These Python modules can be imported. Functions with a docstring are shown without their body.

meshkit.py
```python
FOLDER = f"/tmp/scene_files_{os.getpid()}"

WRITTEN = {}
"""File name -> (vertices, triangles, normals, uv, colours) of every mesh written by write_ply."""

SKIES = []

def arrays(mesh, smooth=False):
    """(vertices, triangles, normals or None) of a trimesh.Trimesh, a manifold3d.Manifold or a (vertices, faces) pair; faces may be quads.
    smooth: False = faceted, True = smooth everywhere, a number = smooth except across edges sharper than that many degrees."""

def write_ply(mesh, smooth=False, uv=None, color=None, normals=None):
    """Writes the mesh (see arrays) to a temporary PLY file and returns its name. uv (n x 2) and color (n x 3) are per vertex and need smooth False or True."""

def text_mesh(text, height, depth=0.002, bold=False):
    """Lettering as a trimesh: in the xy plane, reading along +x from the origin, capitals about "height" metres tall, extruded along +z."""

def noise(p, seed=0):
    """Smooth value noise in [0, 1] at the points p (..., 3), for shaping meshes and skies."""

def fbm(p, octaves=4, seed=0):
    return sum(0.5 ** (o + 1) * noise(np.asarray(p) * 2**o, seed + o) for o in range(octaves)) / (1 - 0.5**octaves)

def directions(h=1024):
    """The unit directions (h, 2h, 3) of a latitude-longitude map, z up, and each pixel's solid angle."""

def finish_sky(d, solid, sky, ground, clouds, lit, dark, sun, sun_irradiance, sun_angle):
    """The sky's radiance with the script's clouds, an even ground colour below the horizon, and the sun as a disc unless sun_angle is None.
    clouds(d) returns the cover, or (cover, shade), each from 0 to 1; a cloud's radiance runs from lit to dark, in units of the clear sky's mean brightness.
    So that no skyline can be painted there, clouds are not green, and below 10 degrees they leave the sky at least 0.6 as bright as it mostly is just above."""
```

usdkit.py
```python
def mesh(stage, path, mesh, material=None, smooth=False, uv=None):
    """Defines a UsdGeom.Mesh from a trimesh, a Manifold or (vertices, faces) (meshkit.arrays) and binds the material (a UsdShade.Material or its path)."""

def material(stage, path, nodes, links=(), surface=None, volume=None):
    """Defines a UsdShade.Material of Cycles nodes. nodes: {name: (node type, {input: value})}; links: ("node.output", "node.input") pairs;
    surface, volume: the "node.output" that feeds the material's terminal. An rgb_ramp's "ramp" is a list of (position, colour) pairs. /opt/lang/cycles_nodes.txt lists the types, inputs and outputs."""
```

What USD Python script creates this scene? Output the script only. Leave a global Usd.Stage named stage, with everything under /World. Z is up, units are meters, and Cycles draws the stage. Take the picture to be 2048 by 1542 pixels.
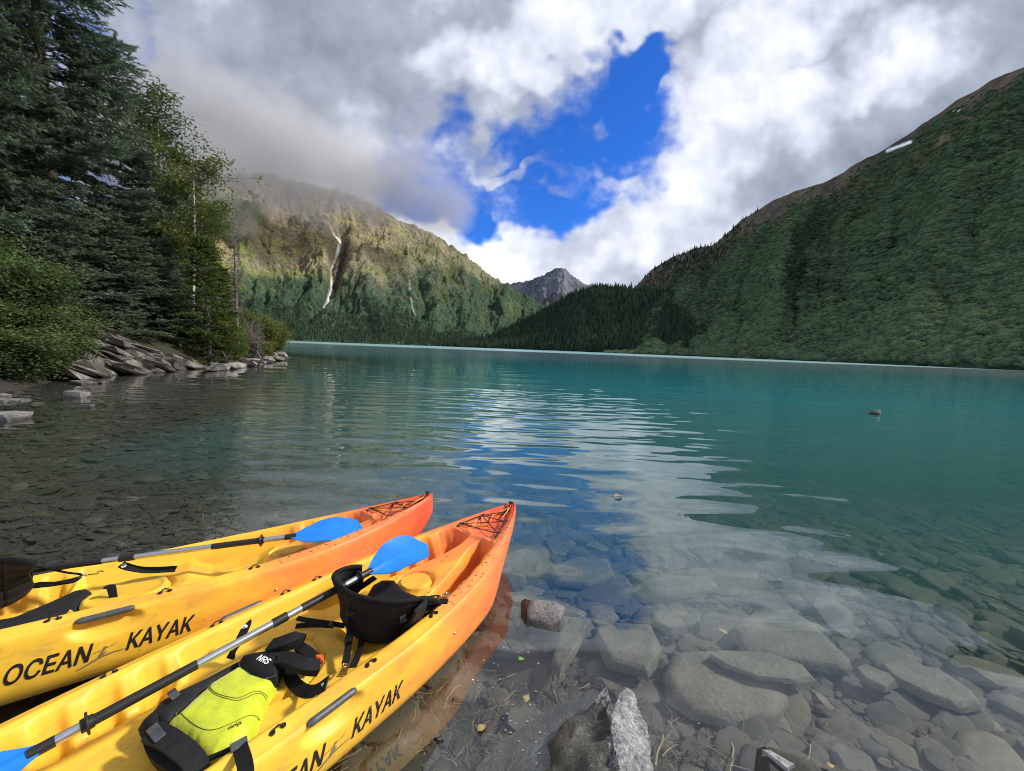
import math, random
import numpy as np, trimesh, manifold3d, shapely
from shapely.geometry import Polygon
from scipy.spatial import cKDTree
from pxr import Usd, UsdGeom, UsdLux, UsdShade, Gf, Sdf, Vt
import usdkit, meshkit

stage = Usd.Stage.CreateInMemory()
UsdGeom.SetStageUpAxis(stage, "Z")
UsdGeom.SetStageMetersPerUnit(stage, 1.0)
world = UsdGeom.Xform.Define(stage, "/World")
UsdGeom.Scope.Define(stage, "/World/Looks")
rng = np.random.default_rng(7)
random.seed(7)

# ------------------------------------------------------------------ camera
CAM_H, FPX, PITCH, ROLL = 1.6, 770.0, math.radians(5.5), math.radians(2.1)
EXPOSURE = 0.55
_F = np.array([0, math.cos(PITCH), -math.sin(PITCH)])
_R0, _U0 = np.array([1.0, 0, 0]), np.array([0, math.sin(PITCH), math.cos(PITCH)])
_R = math.cos(ROLL) * _R0 + math.sin(ROLL) * _U0
_U = -math.sin(ROLL) * _R0 + math.cos(ROLL) * _U0
EYE = np.array([0, 0, CAM_H])
cam = UsdGeom.Camera.Define(stage, "/World/camera")
M = np.eye(4)
M[0, :3], M[1, :3], M[2, :3], M[3, :3] = _R, _U, -_F, EYE
cam.AddTransformOp().Set(Gf.Matrix4d(M.tolist()))
cam.CreateHorizontalApertureAttr(36.0)
cam.CreateVerticalApertureAttr(36.0 * 771 / 1024)
cam.CreateFocalLengthAttr(36.0 * FPX / 2048)
cam.CreateClippingRangeAttr(Gf.Vec2f(0.05, 60000))
cam.CreateExposureAttr(EXPOSURE)


def ray(u, v):
    d = _F + (u - 1024) / FPX * _R + (771 - v) / FPX * _U
    return d / np.linalg.norm(d)


def on_plane(u, v, z=0.0):
    d = ray(u, v)
    return EYE + d * ((z - CAM_H) / d[2])


def at_depth(u, v, y):
    d = ray(u, v)
    return EYE + d * (y / d[1])


def project(P):
    q = np.asarray(P, float) - EYE
    w = q @ _F
    return np.stack([1024 + FPX * (q @ _R) / w, 771 - FPX * (q @ _U) / w], -1)


# ------------------------------------------------------------------ node graphs
class G:
    def __init__(self, name):
        self.path, self.nodes, self.links = "/World/Looks/" + name, {}, []

    def n(self, kind, **kw):
        name, vals = f"n{len(self.nodes)}", {}
        for k, v in kw.items():
            if isinstance(v, str) and v.startswith("@"):
                self.links.append((v[1:], f"{name}.{k}"))
            else:
                vals[k] = v
        self.nodes[name] = (kind, vals)
        return "@" + name

    def m(self, op, a, b=0.5, c=0.0, clamp=False):
        return self.n("math", math_type=op, value1=a, value2=b, value3=c, use_clamp=clamp) + ".value"

    def noise(self, vec, scale, detail=3, rough=0.5, dist=0.0, **kw):
        return self.n("noise_texture", vector=vec, scale=scale, detail=detail, roughness=rough, distortion=dist, **kw)

    def ramp(self, fac, stops, interpolate=True):
        return self.n("rgb_ramp", fac=fac, ramp=stops, interpolate=interpolate) + ".color"

    def mix(self, fac, a, b, kind="mix"):
        return self.n("mix_color", blend_type=kind, fac=fac, a=a, b=b) + ".result"

    def mr(self, v, a, b, c=0.0, d=1.0, kind="linear"):
        return self.n("map_range", range_type=kind, value=v, from_min=a, from_max=b, to_min=c, to_max=d, clamp=True) + ".result"

    def done(self, surface=None, volume=None):
        return usdkit.material(stage, self.path, self.nodes, self.links, surface=surface and surface[1:], volume=volume and volume[1:])


# ------------------------------------------------------------------ sky and sun
SUN_AZ, SUN_EL = math.radians(85), math.radians(40)   # azimuth from +y towards +x
SUN = np.array([math.cos(SUN_EL) * math.sin(SUN_AZ), math.cos(SUN_EL) * math.cos(SUN_AZ), math.sin(SUN_EL)])
SKY_STRENGTH, SUN_INTENSITY, SUN_ANGLE = 0.10, 0.95, 5.0


def sky_material():
    g = G("sky_air")
    sky = g.n("sky_texture", sky_type="single_scattering", sun_disc=False, sun_elevation=SUN_EL, sun_rotation=SUN_AZ, altitude=1200.0, air_density=1.0, aerosol_density=0.3, ozone_density=3.0) + ".color"
    blue = g.mix(1.0, sky, (0.21, 0.62, 1.35), "multiply")
    d = g.n("texture_coordinate") + ".generated"
    s = g.n("separate_xyz", vector=d)
    x, y, z = s + ".x", s + ".y", s + ".z"
    # the cloud deck is a plane: q = (x, y) / (z + .14)
    zz = g.m("add", g.m("maximum", z, 0.0), 0.16)
    q = g.n("combine_xyz", x=g.m("divide", x, zz), y=g.m("divide", y, zz), z=0.0) + ".vector"
    yy = g.m("maximum", y, 0.05)
    front = g.mr(y, 0.05, 0.2)
    a0, b0 = g.m("divide", x, yy), g.m("divide", z, yy)
    ab0 = g.n("combine_xyz", x=a0, y=b0, z=0.0) + ".vector"
    w1 = g.noise(ab0, 5.0, 3, 0.6, dimensions="2D") + ".color"
    ws = g.n("separate_xyz", vector=w1)
    a = g.m("multiply_add", g.m("subtract", ws + ".x", 0.5), 0.32, a0)
    b = g.m("multiply_add", g.m("subtract", ws + ".y", 0.5), 0.28, b0)

    ab = g.n("combine_xyz", x=a, y=b, z=0.0) + ".vector"

    def blob(u, v, ru, rv, rot, soft=1.0):
        """A soft ellipse of the sky around the direction seen there; 1 in the middle, 0 outside."""
        dd = ray(u, v)
        k = (1 + soft) / FPX
        mp = g.n("mapping", mapping_type="texture", vector=ab, location=(dd[0] / dd[1], dd[2] / dd[1], 0), rotation=(0, 0, math.radians(rot)), scale=(ru * k, rv * k, 1)) + ".vector"
        e = g.n("gradient_texture", gradient_type="spherical", vector=mp) + ".fac"
        return g.mr(e, 0.0, (0.45 + soft) / (1 + soft), 0, 1, "smoothstep")

    def most(items):
        out = items[0]
        for i in items[1:]:
            out = g.m("maximum", out, i)
        return out

    hole = most([blob(1258, 165, 78, 48, 62, 0.95), blob(1125, 268, 195, 95, 26, 0.95), blob(1015, 338, 260, 92, 6, 0.95), blob(960, 400, 165, 62, 2, 0.95), blob(952, 438, 78, 36, 10, 0.95),
                 g.m("multiply", blob(20, 170, 190, 260, 0, 0.95), 0.9), g.m("multiply", blob(300, 160, 50, 190, 12, 0.9), 0.62)])
    wisp = most([blob(1060, 342, 190, 13, -2, 1.0), blob(1172, 258, 26, 24, 30, 1.0), g.m("multiply", blob(960, 300, 90, 20, 14, 1.2), 0.7), g.m("multiply", blob(1080, 205, 80, 26, 24, 1.2), 0.8)])
    hole = g.m("subtract", hole, g.m("multiply", wisp, 0.24))
    n1 = g.noise(q, 1.6, 5, 0.58, dimensions="2D") + ".fac"
    n2 = g.noise(g.n("mapping", vector=ab0, scale=(0.8, 1.0, 1)) + ".vector", 7.0, 7, 0.60, dimensions="2D") + ".fac"
    n = g.m("multiply_add", n2, 0.62, g.m("multiply", n1, 0.38))
    dens = g.m("subtract", g.m("add", g.m("multiply", n, 1.30), 0.36), g.m("multiply", g.m("multiply", hole, front), 0.92))
    cover = g.mr(dens, 0.06, 0.66, 0, 1, "smootherstep")
    bright = most([blob(820, 400, 280, 80, -12, 1.2), blob(1300, 330, 150, 190, 60, 1.0), blob(1120, 490, 300, 90, 8, 1.0), blob(1690, 190, 150, 55, 30, 1.4), blob(1450, 270, 260, 70, 65, 1.3), blob(1180, 40, 260, 50, 20, 1.2)])
    dark = most([blob(520, 170, 480, 170, -8, 1.0), blob(1580, 290, 210, 60, 45, 1.0), blob(1850, 90, 330, 110, 30, 1.0), blob(1170, 470, 110, 28, 12, 1.2), blob(640, 40, 400, 60, 0, 1.2)])
    n3 = g.noise(q, 0.9, 3, 0.5, dimensions="2D") + ".fac"
    nn = g.m("add", g.m("multiply", g.m("subtract", n3, 0.5), 0.75), g.m("add", g.m("multiply", g.m("subtract", n2, 0.5), 0.50), g.m("multiply", g.m("subtract", ws + ".z", 0.5), 0.70)))
    lum = g.m("add", g.m("add", g.m("multiply_add", bright, 0.46, 0.36), g.m("multiply", dark, -0.22)), nn)
    cloud = g.ramp(lum, [(0.0, (1.9, 2.15, 2.8)), (0.35, (3.1, 3.4, 4.25)), (0.6, (5.2, 5.5, 6.4)), (0.85, (7.3, 7.6, 8.3)), (1.0, (9.2, 9.4, 9.8))])
    col = g.mix(cover, blue, cloud)
    bg = g.n("background_shader", color=col, strength=SKY_STRENGTH) + ".background"
    return g.done(bg)


dome = UsdLux.DomeLight.Define(stage, "/World/sky")
UsdShade.MaterialBindingAPI.Apply(dome.GetPrim()).Bind(sky_material())
sun = UsdLux.DistantLight.Define(stage, "/World/sun")
sun.CreateNormalizeAttr(True)
sun.CreateIntensityAttr(SUN_INTENSITY)
sun.CreateAngleAttr(SUN_ANGLE)
sun.CreateColorAttr(Gf.Vec3f(1.0, 0.92, 0.80))
zax = SUN
xax = np.cross([0, 0, 1.0], zax); xax /= np.linalg.norm(xax)
yax = np.cross(zax, xax)
SM = np.eye(4); SM[0, :3], SM[1, :3], SM[2, :3] = xax, yax, zax
sun.AddTransformOp().Set(Gf.Matrix4d(SM.tolist()))

# ------------------------------------------------------------------ naming
_taken = {}


def fresh(parent, name):
    key = (parent, name)
    k = _taken.get(key, 0)
    _taken[key] = k + 1
    return f"{parent}/{name}" if k == 0 else f"{parent}/{name}_{k:03d}"


def tag(o, label=None, category=None, group=None, kind=None):
    p = o.GetPrim() if hasattr(o, "GetPrim") else o
    for k, v in (("label", label), ("category", category), ("group", group), ("kind", kind)):
        if v:
            p.SetCustomDataByKey(k, v)
    return p


def xform_ops(x, loc=None, rotz=0.0, matrix=None, scale=None):
    if matrix is not None:
        x.AddTransformOp().Set(Gf.Matrix4d(np.asarray(matrix).T.tolist()))
        return
    if loc is not None:
        x.AddTranslateOp().Set(Gf.Vec3d(*map(float, loc)))
    if rotz:
        x.AddRotateZOp().Set(float(rotz))
    if scale is not None:
        x.AddScaleOp().Set(Gf.Vec3f(*([float(scale)] * 3 if np.ndim(scale) == 0 else map(float, scale))))


def thing(name, label, category, loc=(0, 0, 0), rotz=0.0, group=None, kind=None, matrix=None, scale=None):
    x = UsdGeom.Xform.Define(stage, fresh("/World", name))
    xform_ops(x, loc, rotz, matrix, scale)
    return tag(x, label, category, group, kind)


def part(parent, name, mesh, mat, smooth=False, label=None, kind=None):
    m = usdkit.mesh(stage, fresh(str(parent.GetPath()), name), mesh, mat, smooth=smooth)
    tag(m, label, None, None, kind)
    return m.GetPrim()


def solo(name, mesh, mat, label=None, category=None, group=None, kind=None, smooth=False, loc=None, rotz=0.0):
    m = usdkit.mesh(stage, fresh("/World", name), mesh, mat, smooth=smooth)
    if loc is not None:
        xform_ops(m, loc, rotz)
    return tag(m, label, category, group, kind)


def copy(proto, name, label, category, loc, rotz=0.0, group=None, matrix=None, scale=None):
    x = UsdGeom.Xform.Define(stage, fresh("/World", name))
    x.GetPrim().GetReferences().AddInternalReference(proto)
    x.GetPrim().SetInstanceable(True)
    x.ClearXformOpOrder()
    xform_ops(x, loc, rotz, matrix, scale)
    return tag(x, label, category, group)


def primvar(prim, name, values, color=False):
    T = Sdf.ValueTypeNames
    pv = UsdGeom.PrimvarsAPI(prim).CreatePrimvar(name, T.Color3fArray if color else T.FloatArray, "vertex")
    v = np.asarray(values, np.float32)
    pv.Set(Vt.Vec3fArray.FromNumpy(v) if color else Vt.FloatArray.FromNumpy(v))


def instancer(path, protos, idx, pos, yaw, scale):
    """protos: prim paths. yaw in radians; scale (n,) or (n,3)."""
    pi = UsdGeom.PointInstancer.Define(stage, path)
    pi.CreatePrototypesRel().SetTargets([Sdf.Path(p) for p in protos])
    n = len(pos)
    pi.CreateProtoIndicesAttr(Vt.IntArray.FromNumpy(np.asarray(idx, np.int32)))
    pi.CreatePositionsAttr(Vt.Vec3fArray.FromNumpy(np.asarray(pos, np.float32)))
    yaw = np.asarray(yaw)
    if yaw.ndim == 1:
        quats = [Gf.Quath(float(math.cos(a / 2)), 0, 0, float(math.sin(a / 2))) for a in yaw]
    else:
        quats = [Gf.Quath(*map(float, r)) for r in yaw]
    pi.CreateOrientationsAttr(Vt.QuathArray(quats))
    s = np.asarray(scale, np.float32)
    if s.ndim == 1:
        s = np.repeat(s[:, None], 3, 1)
    pi.CreateScalesAttr(Vt.Vec3fArray.FromNumpy(s))
    return pi


def grid_faces(r, c):
    i, j = np.meshgrid(np.arange(r - 1), np.arange(c - 1), indexing="ij")
    a = i * c + j
    return np.stack([a, a + 1, a + c + 1, a + c], -1).reshape(-1, 4)


def fbm(p, octaves=4, seed=0):
    return meshkit.fbm(np.asarray(p, float), octaves, seed)


def sstep(a, b, x):
    t = np.clip((x - a) / (b - a), 0, 1)
    return t * t * (3 - 2 * t)


def plain(name, color, rough=0.5, metal=0.0, vary=0.0, scale=20.0, bump=0.0, bscale=200.0, spec=0.5, coat=0.0, sheen=0.0):
    g = G(name)
    pos = g.n("texture_coordinate") + ".object"
    col = color
    if vary:
        nz = g.noise(pos, scale, 5, 0.6) + ".fac"
        f = g.mr(nz, 0.3, 0.7, 1 - vary, 1 + vary)
        col = g.mix(1.0, color, g.n("combine_xyz", x=f, y=f, z=f) + ".vector", "multiply")
    kw = dict(base_color=col, roughness=rough, metallic=metal, specular_ior_level=spec, coat_weight=coat, sheen_weight=sheen)
    if bump:
        kw["normal"] = g.n("bump", height=g.noise(pos, bscale, 4, 0.6) + ".fac", strength=1.0, distance=bump) + ".normal"
    return g.done(g.n("principled_bsdf", **kw) + ".BSDF")


# ------------------------------------------------------------------ shore, lake bed, water
SHORE = np.array([(60, -16), (20, -4.2), (6, -1.9), (0, -1.1), (-5, -0.6), (-9, 0.6), (-10.6, 4), (-11.6, 8), (-14.6, 11.8), (-16.7, 15.2), (-16.5, 19.8), (-18.6, 27),
                  (-20.4, 34.0), (-22.5, 37), (-45, 52), (-140, 110), (-420, 300), (-1100, 700)], float)


def lake_polygon():
    pts = list(map(tuple, SHORE)) + [(-1100, 6000), (6000, 6000), (6000, -14)]
    return Polygon(pts).buffer(0)


LAKE = lake_polygon()
_sh = shapely.LineString(SHORE)


def shore_dist(x, y):
    """Signed distance to the shore, metres: > 0 in the lake."""
    pts = shapely.points(np.ravel(x), np.ravel(y))
    d = shapely.distance(_sh, pts)
    return np.where(shapely.contains_xy(LAKE, np.ravel(x), np.ravel(y)), d, -d).reshape(np.shape(x))


def bed_z(x, y, fine=True):
    s = shore_dist(x, y)
    sp = np.maximum(s, 0)
    left = sstep(9.0, 12.5, np.asarray(y)) * (np.asarray(x) < 0)
    dep = 0.07 * sp + 0.0065 * sp ** 2
    dep = np.where(dep > 9, 9 + 0 * dep, dep)
    dep = dep * np.interp(x, [-14, -8, -3.2, -.5], [.62, .50, .60, 1.0])
    up = np.maximum(-s, 0)
    land = (1 - left) * np.minimum(0.11 * up, 6 + 0.02 * up) + left * (1.15 * (1 - np.exp(-up * 1.1)) + 0.16 * np.minimum(up, 60) + 0.05 * up)
    z = land - dep
    if fine:
        p = np.stack([x, y, 0 * np.asarray(x)], -1)
        near = np.exp(-np.hypot(x, y) / 40)
        z = z + (fbm(p * 1.3, 4, 3) - 0.5) * (0.10 * sstep(0.0, 0.5, np.abs(s)) * near + 0.5 * left * sstep(0.5, 4, up))
    return z


def axis_steps(lo, hi, fine, growth, lo_end, hi_end):
    mid = list(np.arange(lo, hi + 1e-6, fine))
    st = fine
    while mid[-1] < hi_end:
        st *= growth; mid.append(mid[-1] + st)
    st = fine
    while mid[0] > lo_end:
        st *= growth; mid.insert(0, mid[0] - st)
    return np.array(mid)


def mat_bed():
    g = G("lake_bed_gravel")
    pos = g.n("geometry") + ".position"
    n = g.noise(pos, 3.0, 3, 0.65) + ".fac"
    n2 = g.noise(pos, 45.0, 3, 0.6) + ".fac"
    c = g.ramp(g.m("multiply_add", n2, 0.5, g.m("multiply", n, 0.5)), [(0.25, (0.010, 0.009, 0.007)), (0.5, (0.025, 0.022, 0.017)), (0.75, (0.048, 0.043, 0.032))])
    nb = g.n("bump", height=n2, strength=0.8, distance=0.02) + ".normal"
    # above the water line: moss and litter on the wooded bank
    z = g.n("separate_xyz", vector=pos) + ".z"
    soil = g.ramp(n, [(0.3, (0.012, 0.011, 0.007)), (0.55, (0.022, 0.026, 0.011)), (0.75, (0.04, 0.038, 0.02))])
    c = g.mix(g.mr(z, 0.30, 0.6), c, soil)
    return g.done(g.n("principled_bsdf", base_color=c, roughness=0.85, normal=nb) + ".BSDF")


def mat_water():
    """Clear at the edge, milky turquoise with depth; the ripples are in the mesh."""
    g = G("lake_water")
    depth = g.n("attribute", attribute="depth") + ".fac"
    silt = g.n("attribute", attribute="silt") + ".fac"
    far = g.n("attribute", attribute="ruffled") + ".fac"
    rough = g.m("multiply_add", far, 0.12, g.n("attribute", attribute="gloss") + ".fac")
    turb = g.m("subtract", 1.0, g.m("exponent", g.m("multiply", g.m("maximum", g.m("subtract", depth, 0.26), 0.0), -1.8)))
    teal = g.mix(silt, (0.015, 0.140, 0.172), (0.022, 0.180, 0.212))
    teal = g.mix(g.mr(depth, 0.6, 3.5), (0.036, 0.122, 0.120), teal)
    teal = g.mix(far, teal, (0.26, 0.56, 0.60))
    body = g.n("diffuse_bsdf", color=teal) + ".BSDF"
    clear = g.n("transparent_bsdf", color=(0.94, 0.985, 0.965)) + ".BSDF"
    under = g.n("mix_closure", fac=turb, closure1=clear, closure2=body) + ".closure"
    gl = g.n("glossy_bsdf", color=(1, 1, 1), roughness=rough) + ".BSDF"
    fr = g.m("multiply", g.n("fresnel", IOR=1.85) + ".fac", g.mr(far, 0, 1, 1, 0.55))
    fr = g.m("multiply", fr, g.m("subtract", 1.0, g.n("geometry") + ".backfacing"))   # light leaving the water passes
    return g.done(g.n("mix_closure", fac=fr, closure1=under, closure2=gl) + ".closure")


def ripples(x, y, spacing):
    """Height of the water: many small waves running roughly towards the shore, livelier out on the lake."""
    r = np.random.default_rng(23)
    calm = sstep(1.2, 8.0, y)
    gust = fbm(np.stack([x * .10, y * .16, 0 * x], -1), 3, 12)
    patch = fbm(np.stack([x * .45, y * .30, 0 * x], -1), 3, 13)
    h = np.zeros_like(x)
    for lam, n, amp, lo in ((3.1, 5, .0030, 1.0), (1.25, 7, .0019, 1.0), (.62, 9, .0020, 1.0), (.33, 9, .0010, .35), (.19, 8, .00042, .10)):
        g_ = np.zeros_like(x)
        for k in range(n):
            th = r.normal(.07, .20); l = lam * r.uniform(.72, 1.3); ph = r.uniform(0, 6.28)
            g_ += np.sin(2 * math.pi * (x * math.sin(th) + y * math.cos(th)) / l + ph + 2.5 * (gust - .5))
        h += amp / math.sqrt(n) * 1.6 * g_ * (lo + (1 - lo) * calm) * (.35 + 1.3 * patch) * sstep(.45, .22, spacing / lam)
    return h


gx = axis_steps(-24, 9, 0.12, 1.22, -7000, 7000)
gy = axis_steps(-1.2, 22, 0.12, 1.18, -3000, 7000)
X, Y = np.meshgrid(gx, gy)
Z = bed_z(X, Y)
ground = solo("lake_bed", (np.stack([X, Y, Z], -1).reshape(-1, 3), grid_faces(*X.shape)), mat_bed(), kind="structure", smooth=True)
wx = axis_steps(-11, 9, 0.06, 1.035, -7000, 7000)
wy = axis_steps(0.4, 13.5, 0.045, 1.025, -500, 7000)
WX, WY = np.meshgrid(wx, wy)
WS = np.maximum(np.gradient(wy)[:, None], .35 * np.gradient(wx)[None]) + 0 * WX
WZ = ripples(WX, WY, WS)
water = solo("lake_water", (np.stack([WX, WY, WZ], -1).reshape(-1, 3), grid_faces(*WX.shape)), mat_water(), kind="structure", smooth=True)
primvar(water, "depth", np.maximum(-bed_z(WX, WY, False), 0.0).ravel())
primvar(water, "silt", fbm(np.stack([WX * .05, WY * .12, 0 * WX], -1), 3, 14).ravel())
primvar(water, "gloss", (0.012 + .10 * sstep(12, 70, WY)).ravel())
primvar(water, "ruffled", (0.8 * sstep(260, 390, WY + 260 * fbm(np.stack([WX * .006, WY * .02, 0 * WX], -1), 3, 15))).ravel())
# ------------------------------------------------------------------ mountains
HAZE = False


def mat_terrain(name, tint=1.0, rough=0.9, s1=0.02, s2=0.11, bump=3.0):
    g = G(name)
    pos = g.n("geometry") + ".position"
    col = g.n("attribute", attribute="col") + ".color"
    n1 = g.noise(pos, s1, 4, 0.65) + ".fac"
    n2 = g.noise(pos, s2, 4, 0.7) + ".fac"
    f = g.m("multiply", g.mr(n1, 0.3, 0.7, 0.65, 1.35), g.mr(n2, 0.3, 0.7, 0.55, 1.45))
    c = g.mix(1.0, col, g.n("combine_xyz", x=f, y=f, z=f) + ".vector", "multiply")
    nb = g.n("bump", height=g.noise(pos, s1 * 3.0, 4, 0.72) + ".fac", strength=1.0, distance=bump) + ".normal"
    return g.done(g.n("diffuse_bsdf", color=c, normal=nb) + ".BSDF")


def ridge_mountain(nodes, cols, rows, shape, rough_amp, seed, back=0.6, gully_scale=None, edge_amp=0.0):
    """A mountainside. nodes: (u, v, ridge distance, shore distance) - the ridge seen at that place and that far away, the foot at z = 0.
    Returns the grid of points (rows, cols, 3), t (0 foot .. 1 ridge .. beyond), azimuths."""
    d = np.array([ray(u, v) for u, v, *_ in nodes])
    az = np.arctan2(d[:, 0], d[:, 1])
    tanel = d[:, 2] / np.hypot(d[:, 0], d[:, 1])
    o = np.argsort(az)
    az, tanel = az[o], tanel[o]
    rd, sd = np.array([n[2] for n in nodes], float)[o], np.array([n[3] for n in nodes], float)[o]
    A = np.linspace(az[0], az[-1], cols)
    te, RD, SD = np.interp(A, az, tanel), np.interp(A, az, rd), np.interp(A, az, sd)
    k = np.ones(9) / 9
    RD = np.convolve(np.pad(RD, 4, "edge"), k, "valid"); SD = np.convolve(np.pad(SD, 4, "edge"), k, "valid")
    H = te * RD + CAM_H
    t = np.concatenate([np.linspace(0, 1, rows), 1 + np.linspace(0.03, back, rows // 4)])[:, None]
    dist = SD + (RD - SD) * t
    prof = np.where(t <= 1, np.maximum(t, 0) ** shape, 1 - 0.9 * (t - 1) - 0.8 * (t - 1) ** 2)
    z = H * prof
    x, y = dist * np.sin(A), dist * np.cos(A)
    P = np.stack([x, y, z], -1)
    # relief: gullies down the slope and lumps, fading at the foot; the ridge keeps its line
    L = np.hypot(np.gradient(x[rows - 1]), np.gradient(y[rows - 1])).cumsum()
    gs = gully_scale or 180.0
    warp = fbm(P / 260.0, 3, seed + 5) - 0.5
    gl = fbm(np.stack([(L + 160 * warp) / gs, t * 1.1 + 0 * L, 0 * L + 0 * t], -1), 4, seed)
    gl = 1 - np.abs(2 * gl - 1) * 1.6
    lump = fbm(P / 90.0, 5, seed + 1) - 0.5
    fine = fbm(P / 22.0, 4, seed + 2) - 0.5
    win = np.clip(np.minimum(t * 3, (1 - t) * 5), 0, 1) * (t <= 1)
    z = z - rough_amp * np.clip(gl, 0, 1) * win * np.minimum(1, H / 120) + rough_amp * (0.9 * lump + 0.35 * fine) * np.clip(win + 0.12 * (t > 0.8), 0, 1) + edge_amp * fine * (t > 0.9)
    P[..., 2] = np.where(t < 0.004, -3.0, np.maximum(z, 0.05))
    return P, t + 0 * A, A, H


def slope_of(P):
    n = np.cross(np.gradient(P, axis=1), np.gradient(P, axis=0))
    n /= np.linalg.norm(n, axis=-1, keepdims=True) + 1e-9
    return np.abs(n[..., 2])


def path_dist(UV, path):
    ls = shapely.LineString(path)
    return shapely.distance(ls, shapely.points(UV[..., 0].ravel(), UV[..., 1].ravel())).reshape(UV.shape[:-1])


def mixc(c, other, f):
    return c * (1 - f[..., None]) + np.asarray(other) * f[..., None]


# the mountain across the lake, its top in the cloud
NODES_A = [(60, 430, 1900, 700), (250, 390, 2000, 800), (400, 352, 2200, 900), (520, 345, 2300, 1000), (640, 372, 2300, 1050), (720, 392, 2300, 1080), (775, 425, 2300, 1100), (820, 448, 2300, 1100),
           (870, 468, 2300, 1120), (920, 503, 2300, 1150), (960, 534, 2350, 1180), (1000, 562, 2400, 1200), (1050, 590, 2450, 1250), (1090, 612, 2500, 1300), (1200, 660, 2600, 1400), (1330, 702, 2700, 1500)]
PA, TA, AA, HA = ridge_mountain(NODES_A, 900, 320, 1.12, 95.0, 11, edge_amp=25.0, gully_scale=230.0)
furrow = fbm(np.stack([np.linspace(0, 60, PA.shape[1])[None] + 2.5 * (fbm(PA / 120.0, 3, 12) - .5), TA * 3.0, 0 * TA], -1), 3, 13)
PA[..., 2] += np.where((TA > .02) & (TA <= 1), (np.abs(furrow - .5) - .12) * 55.0 * np.clip(TA * 2.2, 0, 1), 0)
UVA = project(PA)
# the gully with the stream
stream_px = [(668, 452), (681, 466), (672, 496), (662, 520), (664, 558), (655, 586), (640, 606), (624, 622), (619, 634)]
d_st = path_dist(UVA, stream_px)
d_wall = path_dist(UVA, [(690, 480), (684, 505), (676, 540), (668, 566)])
PA[..., 2] -= 40 * np.exp(-(d_st / 9.0) ** 2) * (TA < 1) + 32 * np.exp(-(d_wall / 9) ** 2) * (TA < 1)
PA[..., 2] = np.maximum(PA[..., 2], np.where(TA < 0.004, -3, 0.05))
Pn = PA / 1000.0
nA = fbm(PA / 140.0, 5, 21)
nB = fbm(PA / 420.0, 4, 22)
vA = UVA[..., 1] + (nA - 0.5) * 110 + (nB - 0.5) * 120
forest, meadow, gold, rock = np.array([0.048, 0.078, 0.050]), np.array([0.180, 0.225, 0.064]), np.array([0.360, 0.305, 0.092]), np.array([0.25, 0.215, 0.180])
col = np.broadcast_to(forest, PA.shape).copy()
leftw = sstep(690, 600, UVA[..., 0])
treeline = 545 + 20 * leftw
col = mixc(col, meadow, sstep(treeline + 25, treeline - 15, vA))
col = mixc(col, gold, sstep(treeline - 15, treeline - 75, vA) * 0.95)
col = mixc(col, rock, sstep(445, 390, vA) * 0.85)
sl = slope_of(PA)
col = mixc(col, rock * 0.8, sstep(0.80, 0.66, sl) * sstep(600, 520, vA) * 0.8)
col = mixc(col, meadow * 1.15, sstep(0.55, 0.75, fbm(PA / 200.0, 4, 31)) * sstep(640, 600, vA) * leftw * 0.9)
col = mixc(col, [0.10, 0.115, 0.05], sstep(0.52, 0.66, fbm(PA / 110.0, 4, 37)) * sstep(660, 560, vA) * 0.6)
col = mixc(col, [0.075, 0.062, 0.062], np.exp(-(d_wall / 9) ** 2) * 0.9)
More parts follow.
